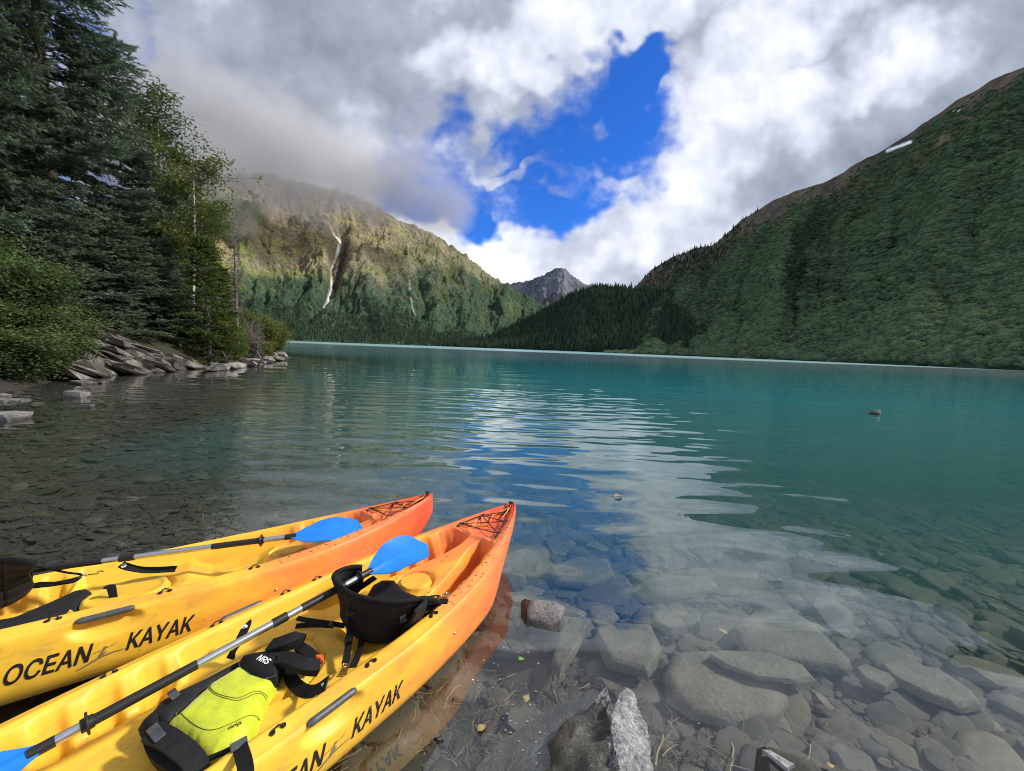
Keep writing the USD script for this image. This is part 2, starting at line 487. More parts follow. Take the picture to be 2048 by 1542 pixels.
bar = path_dist(UVA, [(640, 640), (665, 648), (690, 660)])
col = mixc(col, [0.13, 0.115, 0.06], np.exp(-(bar / 9) ** 2) * 0.8)
thick = np.interp(UVA[..., 1], [455, 470, 485, 505, 535, 550, 560, 570, 590, 605, 635], [.8, 2.6, 3.0, .5, .4, 2.4, 4.4, 4.0, 2.4, 1.0, 1.2])
jag = (fbm(PA / 25.0, 3, 41) - 0.5) * 4
col = mixc(col, [0.58, 0.60, 0.60], sstep(1.0, -0.6, d_st + jag - thick))
d2 = path_dist(UVA, [(818, 560), (822, 590), (824, 612), (830, 630)])
col = mixc(col, [0.30, 0.30, 0.27], sstep(2.2, 0.4, d2) * 0.7)
mA = solo("mountain_slope", (PA.reshape(-1, 3), grid_faces(*PA.shape[:2])), mat_terrain("far_slope", bump=14.0, s1=0.018, s2=0.11), kind="structure", smooth=True)
primvar(mA, "col", col.reshape(-1, 3), True)

# the distant peak at the head of the valley
NODES_B = [(940, 600, 5200, 3300), (1000, 575, 5200, 3300), (1026, 566, 5200, 3300), (1060, 560, 5100, 3300), (1085, 551, 5000, 3300), (1105, 540, 5000, 3300), (1117, 535, 5000, 3300), (1130, 537, 5000, 3300), (1142, 549, 5050, 3300),
           (1160, 562, 5100, 3300), (1175, 570, 5200, 3300), (1185, 567, 5400, 3400), (1205, 578, 5600, 3400), (1260, 590, 5600, 3400), (1330, 600, 5600, 3400), (1420, 640, 5600, 3500)]
PB, TB, AB, HB = ridge_mountain(NODES_B, 360, 110, 1.15, 190.0, 51, edge_amp=30.0, gully_scale=420.0)
nA = fbm(PB / 330.0, 5, 61)
hB = PB[..., 2] / 900 + (nA - 0.5) * 0.7
colB = np.broadcast_to(np.array([0.055, 0.075, 0.072]), PB.shape).copy()
colB = mixc(colB, [0.105, 0.115, 0.105], sstep(0.3, 0.6, hB))
colB = mixc(colB, [0.125, 0.135, 0.165], sstep(0.55, 0.85, hB))  # blue-grey of distance haze, painted into the rock colour
mB = solo("distant_peak", (PB.reshape(-1, 3), grid_faces(*PB.shape[:2])), mat_terrain("distant_rock", bump=20.0, s1=0.004, s2=0.02), kind="structure", smooth=True)
primvar(mB, "col", colB.reshape(-1, 3), True)

# the wooded hill that runs out to the water, in front of the valley
NODES_H = [(845, 690, 1250, 1180), (870, 687, 1230, 1160), (900, 680, 1200, 1130), (950, 679, 1180, 1080), (985, 672, 1160, 1020), (1020, 655, 1130, 960), (1070, 630, 1100, 900), (1105, 611, 1080, 850), (1150, 587, 1050, 800), (1200, 575, 1030, 750),
           (1265, 577, 1000, 690), (1320, 584, 980, 640), (1400, 600, 940, 580), (1480, 650, 900, 520), (1540, 712, 860, 480)]
PH, TH, AH, HH = ridge_mountain(NODES_H, 260, 90, 0.9, 22.0, 71, edge_amp=3.0, gully_scale=120.0)
colH = np.broadcast_to(np.array([0.020, 0.036, 0.024]), PH.shape).copy()
mH = solo("wooded_hill", (PH.reshape(-1, 3), grid_faces(*PH.shape[:2])), mat_terrain("wooded_ground", bump=3.0, s1=0.05, s2=0.2), kind="structure", smooth=True)
primvar(mH, "col", colH.reshape(-1, 3), True)

# the long slope on the right
NODES_R = [(1215, 640, 1150, 640), (1240, 600, 1150, 630), (1272, 572, 1150, 620), (1301, 541, 1150, 600), (1345, 514, 1130, 575), (1393, 494, 1110, 550), (1425, 490, 1100, 535), (1434, 483, 1100, 530), (1481, 441, 1080, 500), (1539, 407, 1050, 470), (1588, 381, 1030, 450),
           (1661, 361, 1000, 420), (1700, 334, 990, 405), (1768, 300, 970, 385), (1831, 261, 950, 365), (1909, 203, 930, 345), (1977, 164, 910, 330), (2048, 130, 900, 315), (2200, 60, 880, 290), (2500, -60, 860, 250), (3000, -260, 840, 210)]
PR, TR, AR, HR = ridge_mountain(NODES_R, 640, 260, 1.0, 60.0, 81, edge_amp=7.0, gully_scale=105.0)
UVR = project(PR)
nA = fbm(PR / 60.0, 5, 91)
nB = fbm(PR / 170.0, 4, 92)
hR = TR + (nA - 0.5) * 0.35 + (nB - 0.5) * 0.35
colR = np.broadcast_to(np.array([0.046, 0.085, 0.050]), PR.shape).copy()
colR = mixc(colR, [0.070, 0.115, 0.058], sstep(0.45, 0.6, nA) * 0.8)
colR = mixc(colR, [0.105, 0.115, 0.048], sstep(0.55, 0.74, hR) * 0.8)
colR = mixc(colR, [0.125, 0.098, 0.070], sstep(0.70, 0.90, hR) * 0.9)
colR = mixc(colR, [0.120, 0.110, 0.105], sstep(0.90, 1.05, hR) * 0.6)
colR = mixc(colR, [0.022, 0.045, 0.030], sstep(0.42, 0.3, nB) * 0.6)
for pth, wd, cc in (([(1690, 780 - 80), (1650, 715)], 12, [0.16, 0.12, 0.07]), ([(2000, 600), (2040, 575)], 18, [0.10, 0.08, 0.07]), ([(1500, 700), (1490, 712)], 8, [0.14, 0.115, 0.06])):
    colR = mixc(colR, cc, np.exp(-(path_dist(UVR, pth) / wd) ** 2) * 0.7 * (TR < 1))
for pth, wd in (([(1774, 302), (1796, 293), (1821, 284)], 3.0), ([(1908, 223), (1918, 219)], 2.2)):
    colR = mixc(colR, [0.75, 0.76, 0.78], sstep(wd + 0.8, wd - 0.8, path_dist(UVR, pth)) * (TR < 1))
mR = solo("mountain_slope", (PR.reshape(-1, 3), grid_faces(*PR.shape[:2])), mat_terrain("near_slope", bump=3.5, s1=0.03, s2=0.14), kind="structure", smooth=True)
primvar(mR, "col", colR.reshape(-1, 3), True)


# ------------------------------------------------------------------ far woods: one mass each
def mat_far_leaf(name, c0, c1, rough=0.8):
    g = G(name)
    r = g.n("object_info") + ".random"
    pos = g.n("geometry") + ".position"
    n = g.noise(pos, 0.35, 2, 0.7) + ".fac"
    f = g.m("add", g.m("multiply", r, 0.55), g.m("multiply", g.m("subtract", n, 0.3), 1.1))
    c = g.ramp(f, [(0.1, c0), (0.9, c1)])
    return g.done(g.n("diffuse_bsdf", color=c) + ".BSDF")


def rough_conifer(seed, sides=9, tiers=7):
    r = np.random.default_rng(seed)
    V, Fc = [], []
    for k in range(tiers):
        z0, z1 = 0.06 + 0.86 * k / tiers, 0.06 + 0.86 * (k + 1.7) / tiers
        rad = 0.20 * (1 - k / (tiers + 0.4)) * r.uniform(0.85, 1.15)
        base = len(V)
        off = r.uniform(0, 6)
        for i in range(sides):
            a = off + 2 * math.pi * i / sides + r.uniform(-0.15, 0.15)
            q = rad * (r.uniform(0.9, 1.15) if i % 2 else r.uniform(0.45, 0.7))
            V.append((q * math.cos(a), q * math.sin(a), z0 + r.uniform(-0.02, 0.02)))
        V.append((r.uniform(-0.01, 0.01), r.uniform(-0.01, 0.01), min(z1, 1.0)))
        V.append((0, 0, z0 + 0.04))
        for i in range(sides):
            j = (i + 1) % sides
            Fc += [(base + i, base + j, base + sides), (base + j, base + i, base + sides + 1)]
    return np.array(V), np.array(Fc)


def rough_bush(seed):
    m = trimesh.creation.icosphere(3, 1.0)
    v = m.vertices.copy()
    n = fbm(v * 1.6 + seed * 7.3, 3, seed) * .6 + fbm(v * 6.5 + seed, 2, seed + 9) * .55
    v *= (0.42 + 0.95 * n)[:, None]
    v[:, 2] = v[:, 2] * 0.8 + 0.25
    return v, m.faces


def wood(name, mats, shapes, pos, yaw, scale, note):
    path = fresh("/World", name)
    protos = [f"{path}/kinds/{'bush' if 'thicket' in name else 'tree'}" + (f"_{i:03d}" if i else "") for i in range(len(shapes))]
    idx = np.random.default_rng(5).integers(0, len(protos), len(pos))
    pi = instancer(path, protos, idx, pos, yaw, scale)
    UsdGeom.Scope.Define(stage, path + "/kinds")
    for pth, mt, sh in zip(protos, mats, shapes):
        usdkit.mesh(stage, pth, sh, mt)
    return tag(pi, note[0], note[1], None, "stuff")


def scatter_on(P, n, weight, seed):
    """n random places on the grid P, weighted."""
    r = np.random.default_rng(seed)
    a = np.linalg.norm(np.cross(P[1:, :-1] - P[:-1, :-1], P[:-1, 1:] - P[:-1, :-1]), axis=-1) * weight[:-1, :-1]
    c = r.choice(a.size, n, p=a.ravel() / a.sum())
    i, j = np.unravel_index(c, a.shape)
    u, v = r.random(n)[:, None], r.random(n)[:, None]
    p = P[i, j] * (1 - u) * (1 - v) + P[i + 1, j] * u * (1 - v) + P[i, j + 1] * (1 - u) * v + P[i + 1, j + 1] * u * v
    return p, i, j


con_mat = mat_far_leaf("far_conifer", (0.022, 0.044, 0.032), (0.066, 0.100, 0.066))
con_mat2 = mat_far_leaf("far_conifer_light", (0.014, 0.028, 0.014), (0.050, 0.070, 0.032))
bush_mat = mat_far_leaf("far_alder", (0.046, 0.086, 0.052), (0.136, 0.192, 0.100))
bush_mat2 = mat_far_leaf("far_alder_yellow", (0.058, 0.092, 0.052), (0.140, 0.180, 0.086))
con_shapes = [rough_conifer(s) for s in range(4)]
bush_shapes = [rough_bush(s) for s in range(5)]

vis = (TH <= 1.02) & (PH[..., 2] > 0.3)
p, i, j = scatter_on(PH, 9000, vis.astype(float), 1)
h = rng.uniform(10, 18, len(p)) * np.where(rng.random(len(p)) < 0.1, 1.15, 1)
wood("conifer_wood", [con_mat, con_mat, con_mat2, con_mat], con_shapes, p - [0, 0, 1], rng.uniform(0, 6.28, len(p)), np.stack([h * 1.05, h * 1.05, h], 1), ("dark conifer forest covering the low hill that runs out to the lake", "forest"))

low = np.clip(sstep(0.30, 0.02, TA + (fbm(PA / 150.0, 3, 5) - 0.5) * 0.25), 0, 1) * (TA > 0.005) * (UVA[..., 0] > 150) * (UVA[..., 0] < 1140)
p, i, j = scatter_on(PA, 11000, low, 2)
h = rng.uniform(7, 15, len(p))
wood("conifer_wood", [con_mat, con_mat2, con_mat, con_mat], con_shapes, p - [0, 0, 1], rng.uniform(0, 6.28, len(p)), np.stack([h * 1.05, h * 1.05, h], 1), ("far conifer forest along the foot of the cloud-topped mountain", "forest"))

wgt = (TR < 0.97) * (TR > 0.004) * (UVR[..., 0] > 1190) * (UVR[..., 0] < 2200) * sstep(0.99, 0.67, hR) * (0.12 + 1.0 * sstep(0.38, 0.58, nA)) * np.where(path_dist(UVR, [(1774, 302), (1821, 284)]) < 14, 0, 1)
wgt = wgt / np.maximum(np.linalg.norm(PR - EYE, axis=-1), 100) ** 1.0
p, i, j = scatter_on(PR, 105000, wgt, 3)
sz = np.exp(rng.normal(math.log(1.55), .42, len(p))).clip(.7, 4.0) * (1.0 - 0.5 * np.clip(TR[i, j] - 0.45, 0, 1)) * (0.7 + np.linalg.norm(p, axis=1) / 1500)
wood("alder_thicket", [bush_mat, bush_mat, bush_mat2, bush_mat, bush_mat], bush_shapes, p, rng.uniform(0, 6.28, len(p)), np.stack([sz * 1.2, sz * 1.2, sz * 1.05], 1), ("dense green alder thicket over the long slope on the right shore", "thicket"))

kn = np.exp(-(((UVR[..., 0] - 1385) / 75) ** 2)) * sstep(0.55, 0.95, TR) * (TR < 1.0) + 0.02 * (UVR[..., 0] < 1450) * (TR < 0.9) * (UVR[..., 0] > 1200) + 0.008 * (TR < 0.10) * (UVR[..., 0] > 1400) * (UVR[..., 0] < 2150)
p, i, j = scatter_on(PR, 1100, kn, 4)
h = rng.uniform(6, 13, len(p))
wood("conifer_wood", [con_mat, con_mat2, con_mat, con_mat], con_shapes, p - [0, 0, 1], rng.uniform(0, 6.28, len(p)), np.stack([h * 1.05, h * 1.05, h], 1), ("dark conifers on the knoll and lower edge of the right slope", "forest"))

# ------------------------------------------------------------------ the cloud that sits on the mountain
CL = []
for (u, v, dist, ru, rv, dep) in [(340, 285, 1800, 220, 110, 260), (560, 320, 1820, 210, 108, 260), (745, 362, 1880, 145, 82, 230), (855, 412, 1950, 90, 50, 170), (480, 440, 1650, 34, 36, 70)]:
    s_ = dist / FPX
    CL.append((EYE + ray(u, v) * dist, (ru * s_, dep, rv * s_)))


def mat_vapour():
    g = G("cloud_vapour")
    pos = g.n("geometry") + ".position"
    out = None
    for c, r in CL:
        e = g.n("gradient_texture", gradient_type="spherical", vector=g.n("mapping", mapping_type="texture", vector=pos, location=tuple(c), scale=tuple(q * 1.2 for q in r)) + ".vector") + ".fac"
        out = e if out is None else g.m("maximum", out, e)
    n = g.noise(g.n("mapping", vector=pos, scale=(1, 1, 1.5)) + ".vector", 1 / 330.0, 3, 0.6) + ".fac"
    d = g.m("add", g.m("multiply", out, 1.0), g.m("multiply", g.m("subtract", n, 0.5), 1.5))
    d = g.mr(d, 0.16, 0.62, 0.0, CLOUD_DENSITY)
    return g.done(volume=g.n("principled_volume", color=(0.99, 0.992, 1.0), density=d, anisotropy=0.0) + ".volume")


CLOUD_DENSITY = 0.005
hull = [manifold3d.Manifold.sphere(1.0, 24).scale([float(q * 1.2) for q in r]).translate([float(q) for q in c]) for c, r in CL]
cm = manifold3d.Manifold.batch_boolean(hull, manifold3d.OpType.Add)
cloud = solo("cloud_bank", cm, mat_vapour(), "pale grey cloud bank hiding the top of the mountain across the lake", "cloud", kind="stuff")

# ------------------------------------------------------------------ the air
hz = trimesh.creation.box([12000, 12000, 1500])
hz.apply_translation([0, 0, 750 - 11])
g = G("air")
solo("haze", hz, g.done(volume=g.n("principled_volume", color=(0.62, 0.78, 1.0), density=5.5e-5) + ".volume"), kind="stuff") if HAZE else None
# ------------------------------------------------------------------ shapes shared by the gear


def spline(pts, n=40):
    from scipy.interpolate import CubicSpline
    p = np.asarray(pts, float)
    t = np.r_[0, np.cumsum(np.linalg.norm(np.diff(p, axis=0), axis=1) + 1e-6)]
    return CubicSpline(t, p)(np.linspace(0, t[-1], n))


def tube(pts, r, sides=8, caps=True):
    p = np.asarray(pts, float)
    r = np.broadcast_to(np.asarray(r, float), (len(p),))
    t = np.gradient(p, axis=0)
    t /= np.linalg.norm(t, axis=1, keepdims=True) + 1e-12
    up = np.array([0.0, 0, 1]) if abs(t[:, 2]).mean() < 0.85 else np.array([1.0, 0, 0])
    a = np.cross(t, up); a /= np.linalg.norm(a, axis=1, keepdims=True) + 1e-9
    b = np.cross(a, t)
    ang = np.arange(sides) * 2 * math.pi / sides
    v = p[:, None] + r[:, None, None] * (np.cos(ang)[None, :, None] * a[:, None] + np.sin(ang)[None, :, None] * b[:, None])
    n = len(p)
    f = []
    i, j = np.meshgrid(np.arange(n - 1), np.arange(sides), indexing="ij")
    q = np.stack([i * sides + j, (i + 1) * sides + j, (i + 1) * sides + (j + 1) % sides, i * sides + (j + 1) % sides], -1).reshape(-1, 4)
    F = np.vstack([q[:, [0, 1, 2]], q[:, [0, 2, 3]]])
    V = v.reshape(-1, 3)
    if caps:
        V = np.vstack([V, p[0], p[-1]])
        c0, c1 = len(V) - 2, len(V) - 1
        F = np.vstack([F, [(c0, k, (k + 1) % sides) for k in range(sides)], [(c1, (n - 1) * sides + (k + 1) % sides, (n - 1) * sides + k) for k in range(sides)]])
    return trimesh.Trimesh(V, F, process=False)


def join(*ms):
    out = []
    for m in ms:
        out += m if isinstance(m, list) else [m]
    return trimesh.util.concatenate(out)


def ribbon(pts, width, thick=0.003, up=(0, 0, 1), twist=0.0, n=None):
    """A flat strap along pts; up: the way its face looks (one vector, or one per point)."""
    p = spline(pts, n or max(12, 5 * len(pts)))
    t = np.gradient(p, axis=0); t /= np.linalg.norm(t, axis=1, keepdims=True) + 1e-9
    u = np.broadcast_to(np.asarray(up, float), p.shape) if np.ndim(up) == 1 else np.stack([np.interp(np.linspace(0, 1, len(p)), np.linspace(0, 1, len(up)), np.asarray(up, float)[:, k]) for k in range(3)], -1)
    s = np.cross(t, u); s /= np.linalg.norm(s, axis=1, keepdims=True) + 1e-9
    nn = np.cross(s, t)
    w = width / 2
    ring = [p + s * w + nn * thick / 2, p + s * (w - .001) + nn * thick, p - s * (w - .001) + nn * thick, p - s * w + nn * thick / 2, p - s * w - nn * thick / 2, p + s * w - nn * thick / 2]
    V = np.stack(ring, 1).reshape(-1, 3); k = 6; n = len(p)
    F = []
    for i in range(n - 1):
        for j in range(k):
            a, b = i * k + j, i * k + (j + 1) % k
            F.append((a, b, b + k, a + k))
    F = np.array(F)
    F = np.vstack([F[:, [0, 1, 2]], F[:, [0, 2, 3]], [(0, j + 1, j) for j in range(1, k - 1)], [((n - 1) * k, (n - 1) * k + j, (n - 1) * k + j + 1) for j in range(1, k - 1)]])
    return trimesh.Trimesh(V, F, process=False)


def rbox(size, r=0.004, at=(0, 0, 0), rot=None):
    """A box with rounded edges."""
    x, y, z = (s / 2 - r for s in size)
    s = manifold3d.Manifold.sphere(r, 12)
    m = manifold3d.Manifold.batch_hull([s.translate([a * x, b * y, c * z]) for a in (-1, 1) for b in (-1, 1) for c in (-1, 1)]).to_mesh()
    t = trimesh.Trimesh(m.vert_properties[:, :3], m.tri_verts)
    if rot is not None:
        t.apply_transform(rot)
    t.apply_translation(at)
    return t


def frame(x, up=(0, 0, 1), at=(0, 0, 0)):
    """4 x 4 whose x axis is x, z near up."""
    x = np.asarray(x, float); x = x / np.linalg.norm(x)
    y = np.cross(up, x); y /= np.linalg.norm(y)
    m = np.eye(4); m[:3, 0], m[:3, 1], m[:3, 2], m[:3, 3] = x, y, np.cross(x, y), at
    return m


def pillow(poly, top, bottom, h=0.012, edge=0.03):
    """A padded panel over the outline poly (xy): top(x, y, d), bottom(x, y, d) give heights, d the distance to the outline."""
    from scipy.spatial import Delaunay
    P = Polygon(poly).buffer(0.004).buffer(-0.004)
    if P.geom_type != "Polygon":
        P = max(P.geoms, key=lambda g: g.area)
    n = max(24, int(P.length / h))
    ring = np.array([P.exterior.interpolate(k / n, normalized=True).coords[0] for k in range(n)])
    x0, y0, x1, y1 = P.bounds
    gx_, gy_ = np.meshgrid(np.arange(x0, x1, h), np.arange(y0, y1, h * .866))
    gx_[1::2] += h / 2
    ins = shapely.contains_xy(P.buffer(-h * .6), gx_.ravel(), gy_.ravel())
    pts = np.vstack([ring, np.stack([gx_.ravel(), gy_.ravel()], -1)[ins]])
    tri = Delaunay(pts).simplices
    c = pts[tri].mean(1)
    tri = tri[shapely.contains_xy(P, c[:, 0], c[:, 1])]
    ar = np.cross(pts[tri[:, 1]] - pts[tri[:, 0]], pts[tri[:, 2]] - pts[tri[:, 0]])
    tri[ar < 0] = tri[ar < 0][:, ::-1]
    d = shapely.distance(P.exterior, shapely.points(pts))
    d[:n] = 0
    zt, zb = top(pts[:, 0], pts[:, 1], d), bottom(pts[:, 0], pts[:, 1], d)
    zt = np.where(d <= 0, (zt + zb) / 2, zt); zb = np.where(d <= 0, zt, zb)
    N = len(pts)
    V = np.vstack([np.c_[pts, zt], np.c_[pts, zb]])
    F = np.vstack([tri, tri[:, ::-1] + N])
    F[F >= N] = np.where(F[F >= N] - N < n, F[F >= N] - N, F[F >= N])
    return trimesh.Trimesh(V, F, process=False)


# ------------------------------------------------------------------ the kayak, in its own frame: x to the bow, y to port, z up
KL = 1.70
_wx = np.array([-1.70, -1.66, -1.55, -1.4, -1.2, -.9, -.6, -.3, 0, .3, .6, .9, 1.2, 1.4, 1.55, 1.64, 1.68, 1.70])
_ww = np.array([.012, .07, .14, .205, .275, .355, .40, .42, .425, .425, .405, .362, .275, .195, .118, .062, .034, .012])
from scipy.interpolate import PchipInterpolator
_W = PchipInterpolator(_wx, _ww)
_Zg = PchipInterpolator([-1.7, -1.3, -.8, 0, .5, 1.0, 1.4, 1.7], [.41, .37, .335, .325, .33, .355, .395, .44])
_Zk = PchipInterpolator([-1.7, -1.6, -1.4, -1.1, 0, 1.1, 1.4, 1.6, 1.7], [.25, .14, .045, 0, 0, 0, .05, .17, .30])
_sb = PchipInterpolator([0, .08, .2, .4, .58, .72, .84, .93, .98, 1], [1.0, 1.022, 1.035, 1.045, 1.03, .98, .87, .66, .36, 0])
_sd = PchipInterpolator([0, .08, .2, .4, .58, .72, .84, .93, .98, 1], [0, .05, .17, .42, .64, .80, .91, .97, .99, 1])


def deck_z(x, y):
    x, y = np.broadcast_arrays(np.asarray(x, float), np.asarray(y, float))
    w, zg = _W(x), _Zg(x)
    r = np.abs(y)
    rim = 0.070 * np.clip(w / .3, .35, 1)
    # the inner wall is scalloped beside the foot wells
    foot = sstep(.72, .80, x) * sstep(1.36, 1.27, x) + sstep(-.20, -.26, x) * sstep(-.72, -.64, x) + sstep(-.98, -1.04, x) * sstep(-1.40, -1.34, x)
    ph = np.abs(((x / .135) % 1.0) - .5) * 2
    scal = sstep(.25, .75, ph) * foot
    wall = .06 + .060 * scal
    wi = w - rim
    inner = sstep(0, 1, (wi - r) / wall)
    floor = .115 + .03 * sstep(.75, 1.25, x) + 0 * x
    # the middle spine with its platforms
    hs = np.interp(x, [-1.45, -1.2, -.95, -.80, -.72, -.50, -.30, -.24, .22, .30, .42, .56, .62, .74, .86, 1.0, 1.15, 1.30], [.10, .10, .14, .17, .19, .24, .24, .30, .30, .28, .27, .24, .18, .15, .125, .08, .045, .06])
    zs = np.interp(x, [-1.45, -1.25, -.95, -.72, -.60, -.45, -.30, -.22, -.17, .18, .24, .34, .48, .58, .66, .82, 1.0, 1.25, 1.34], [.36, .30, .27, .25, .20, .195, .195, .22, .238, .238, .245, .20, .195, .215, .26, .268, .285, .335, .365])
    q = 1 - sstep(hs - .01, hs + .045, r)
    z = floor + (np.maximum(zs, floor) - floor) * q
    # bow and stern decks
    dk = sstep(1.235, 1.275, x + .25 * r) + sstep(-1.36, -1.44, x - .2 * r)
    dz = zg - .030 - .012 * sstep(.12, .0, np.hypot(x - 1.40, y)) * 1
    ov = np.hypot((x - 1.43) / .17, y / np.maximum(.10 - .25 * (x - 1.43), .02))
    dz = dz - .012 * sstep(1.06, .94, ov)
    z = z + (dz - z) * np.clip(dk, 0, 1)
    # round lids: the big one amidships and the small one forward
    for cx, rad, lift, base in ((.0, .165, .012, .238), (.74, .088, .006, .266), (-.86, .088, .006, .272)):
        rr = np.hypot(x - cx, y)
        z = np.where(rr < rad + .05, np.where(rr < rad + .028, base, z + (base - z) * sstep(rad + .05, rad + .028, rr)), z)
        z = z - .020 * sstep(rad + .026, rad + .018, rr) * sstep(rad - .004, rad + .004, rr)
        z = z + lift * sstep(rad, rad - .006, rr) - .006 * sstep(rad - .022, rad - .03, rr) * (rad > .1)
    zr = zg - .018 * sstep(.80, 1.0, r / np.maximum(w, 1e-6)) ** 2 - .006 * sstep(wi + .012, wi, r)
    return np.minimum(zr, zr + (z - zr) * inner) if False else zr + (z - zr) * inner


def side_point(x, u, sgn):
    """The outside of the hull: u from 0 (gunwale) to 1 (keel), sgn -1 starboard, 1 port."""
    x, u = np.broadcast_arrays(np.asarray(x, float), np.asarray(u, float))
    w, zt, zk = _W(x), _Zg(x) - .018, _Zk(x)
    b, dd = _sb(u), _sd(u)
    v = sstep(1.0, 1.65, np.abs(x))
    b = b * (1 - v * .75 * dd ** 1.3)
    y = w * b
    z = zt + (zk - zt) * dd
    # scoop under the side handle
    e = np.hypot((x - .015) / .13, (u - .17) / .15)
    y = y - .030 * sstep(1.0, .55, e)
    return np.stack([x, sgn * y, z], -1)


def kayak_body():
    nx, nd, nh = 460, 181, 34
    xs = KL * np.sin(np.linspace(-math.pi / 2, math.pi / 2, nx) * .94) / math.sin(math.pi / 2 * .94)
    xs = .65 * np.linspace(-KL, KL, nx) + .35 * xs
    s = np.linspace(1, -1, nd)
    s = np.sign(s) * np.abs(s) ** .93
    XX = np.repeat(xs[:, None], nd, 1)
    YY = _W(xs)[:, None] * s[None]
    ZZ = deck_z(XX, YY)
    deck = np.stack([XX, YY, ZZ], -1)
    us = np.linspace(0, 1, nh)[1:]
    stb = side_point(xs[:, None], us[None], -1)
    prt = side_point(xs[:, None], us[None][:, ::-1], 1)[:, 1:]
    ring = np.concatenate([deck, stb, prt], 1)
    n = ring.shape[1]
    i, j = np.meshgrid(np.arange(nx - 1), np.arange(n), indexing="ij")
    a, b = i * n + j, i * n + (j + 1) % n
    q = np.stack([a, b, b + n, a + n], -1).reshape(-1, 4)
    F = np.vstack([q[:, [0, 1, 2]], q[:, [0, 2, 3]]])
    V = ring.reshape(-1, 3)
    V = np.vstack([V, ring[0].mean(0), ring[-1].mean(0)])
    c0, c1 = len(V) - 2, len(V) - 1
    k = np.arange(n)
    F = np.vstack([F, np.stack([k * 0 + c0, (k + 1) % n, k], -1), np.stack([k * 0 + c1, (nx - 1) * n + k, (nx - 1) * n + (k + 1) % n], -1)])
    t = trimesh.Trimesh(V, F[:, ::-1], process=False)
    return t if t.volume > 0 else trimesh.Trimesh(V, F, process=False)


def mat_kayak():
    g = G("kayak_plastic")
    pos = g.n("texture_coordinate") + ".object"
    s = g.n("separate_xyz", vector=pos)
    ay = g.m("absolute", s + ".y")
    n = g.noise(g.n("mapping", vector=pos, scale=(2.2, 5.0, 5.0)) + ".vector", 1.0, 5, 0.62, 0.6) + ".fac"
    n2 = g.noise(pos, 14.0, 4, 0.6) + ".fac"
    # two pigments that melted into each other: yellow amidships, red orange at the ends
    m = g.m("add", s + ".x", g.m("multiply", g.m("subtract", n, 0.5), 1.5))
    m = g.m("add", m, g.m("multiply", g.mr(ay, 0.28, 0.40), 0.25))
    c = g.ramp(g.mr(m, 0.28, 1.68), [(0.0, (0.76, 0.47, 0.040)), (0.25, (0.76, 0.41, 0.035)), (0.45, (0.78, 0.27, 0.045)), (0.68, (0.76, 0.175, 0.055)), (1.0, (0.72, 0.085, 0.030))])
    patch = g.mr(g.noise(g.n("mapping", vector=pos, scale=(1.6, 6.0, 6.0), location=(3, 1, 2)) + ".vector", 1.0, 4, 0.6, 0.4) + ".fac", 0.56, 0.72)
    c = g.mix(g.m("multiply", patch, 0.55), c, (0.76, 0.22, 0.045))
    f = g.mr(n2, 0.3, 0.7, 0.93, 1.05)
    c = g.mix(1.0, c, g.n("combine_xyz", x=f, y=f, z=f) + ".vector", "multiply")
    # grit and scuffs
    d1 = g.n("voronoi_texture", vector=g.n("mapping", vector=pos, scale=(1, 2.2, 1)) + ".vector", scale=38.0, randomness=1.0) + ".distance"
    pick = g.mr(g.noise(pos, 6.0, 4, 0.7) + ".fac", 0.52, 0.64)
    spot = g.m("multiply", g.mr(d1, 0.16, 0.10), pick)
    c = g.mix(g.m("multiply", spot, 0.75), c, (0.10, 0.05, 0.025))
    smear = g.mr(g.noise(g.n("mapping", vector=pos, scale=(3, 9, 9)) + ".vector", 1.6, 8, 0.75) + ".fac", 0.54, 0.74)
    c = g.mix(g.m("multiply", smear, 0.60), c, (0.30, 0.17, 0.06))
    scr = g.mr(g.noise(g.n("mapping", vector=pos, rotation=(0, 0, 0.25), scale=(4, 130, 60)) + ".vector", 1.0, 3, 0.7, 0.3) + ".fac", 0.66, 0.74)
    c = g.mix(g.m("multiply", scr, 0.7), c, (0.86, 0.62, 0.30))
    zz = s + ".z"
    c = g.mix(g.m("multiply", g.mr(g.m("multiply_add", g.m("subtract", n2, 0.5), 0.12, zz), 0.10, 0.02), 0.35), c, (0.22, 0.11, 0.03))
    h = g.m("multiply_add", g.noise(pos, 160.0, 3, 0.6) + ".fac", 0.35, g.noise(g.n("mapping", vector=pos, scale=(8, 60, 60)) + ".vector", 1.0, 4, 0.7) + ".fac")
    nb = g.n("bump", height=h, strength=0.5, distance=0.0012) + ".normal"
    ro = g.m("add", g.mr(n2, 0.3, 0.7, 0.40, 0.56), g.m("multiply", smear, 0.15))
    return g.done(g.n("principled_bsdf", base_color=c, roughness=ro, normal=nb, specular_ior_level=0.45, subsurface_weight=0.0) + ".BSDF")


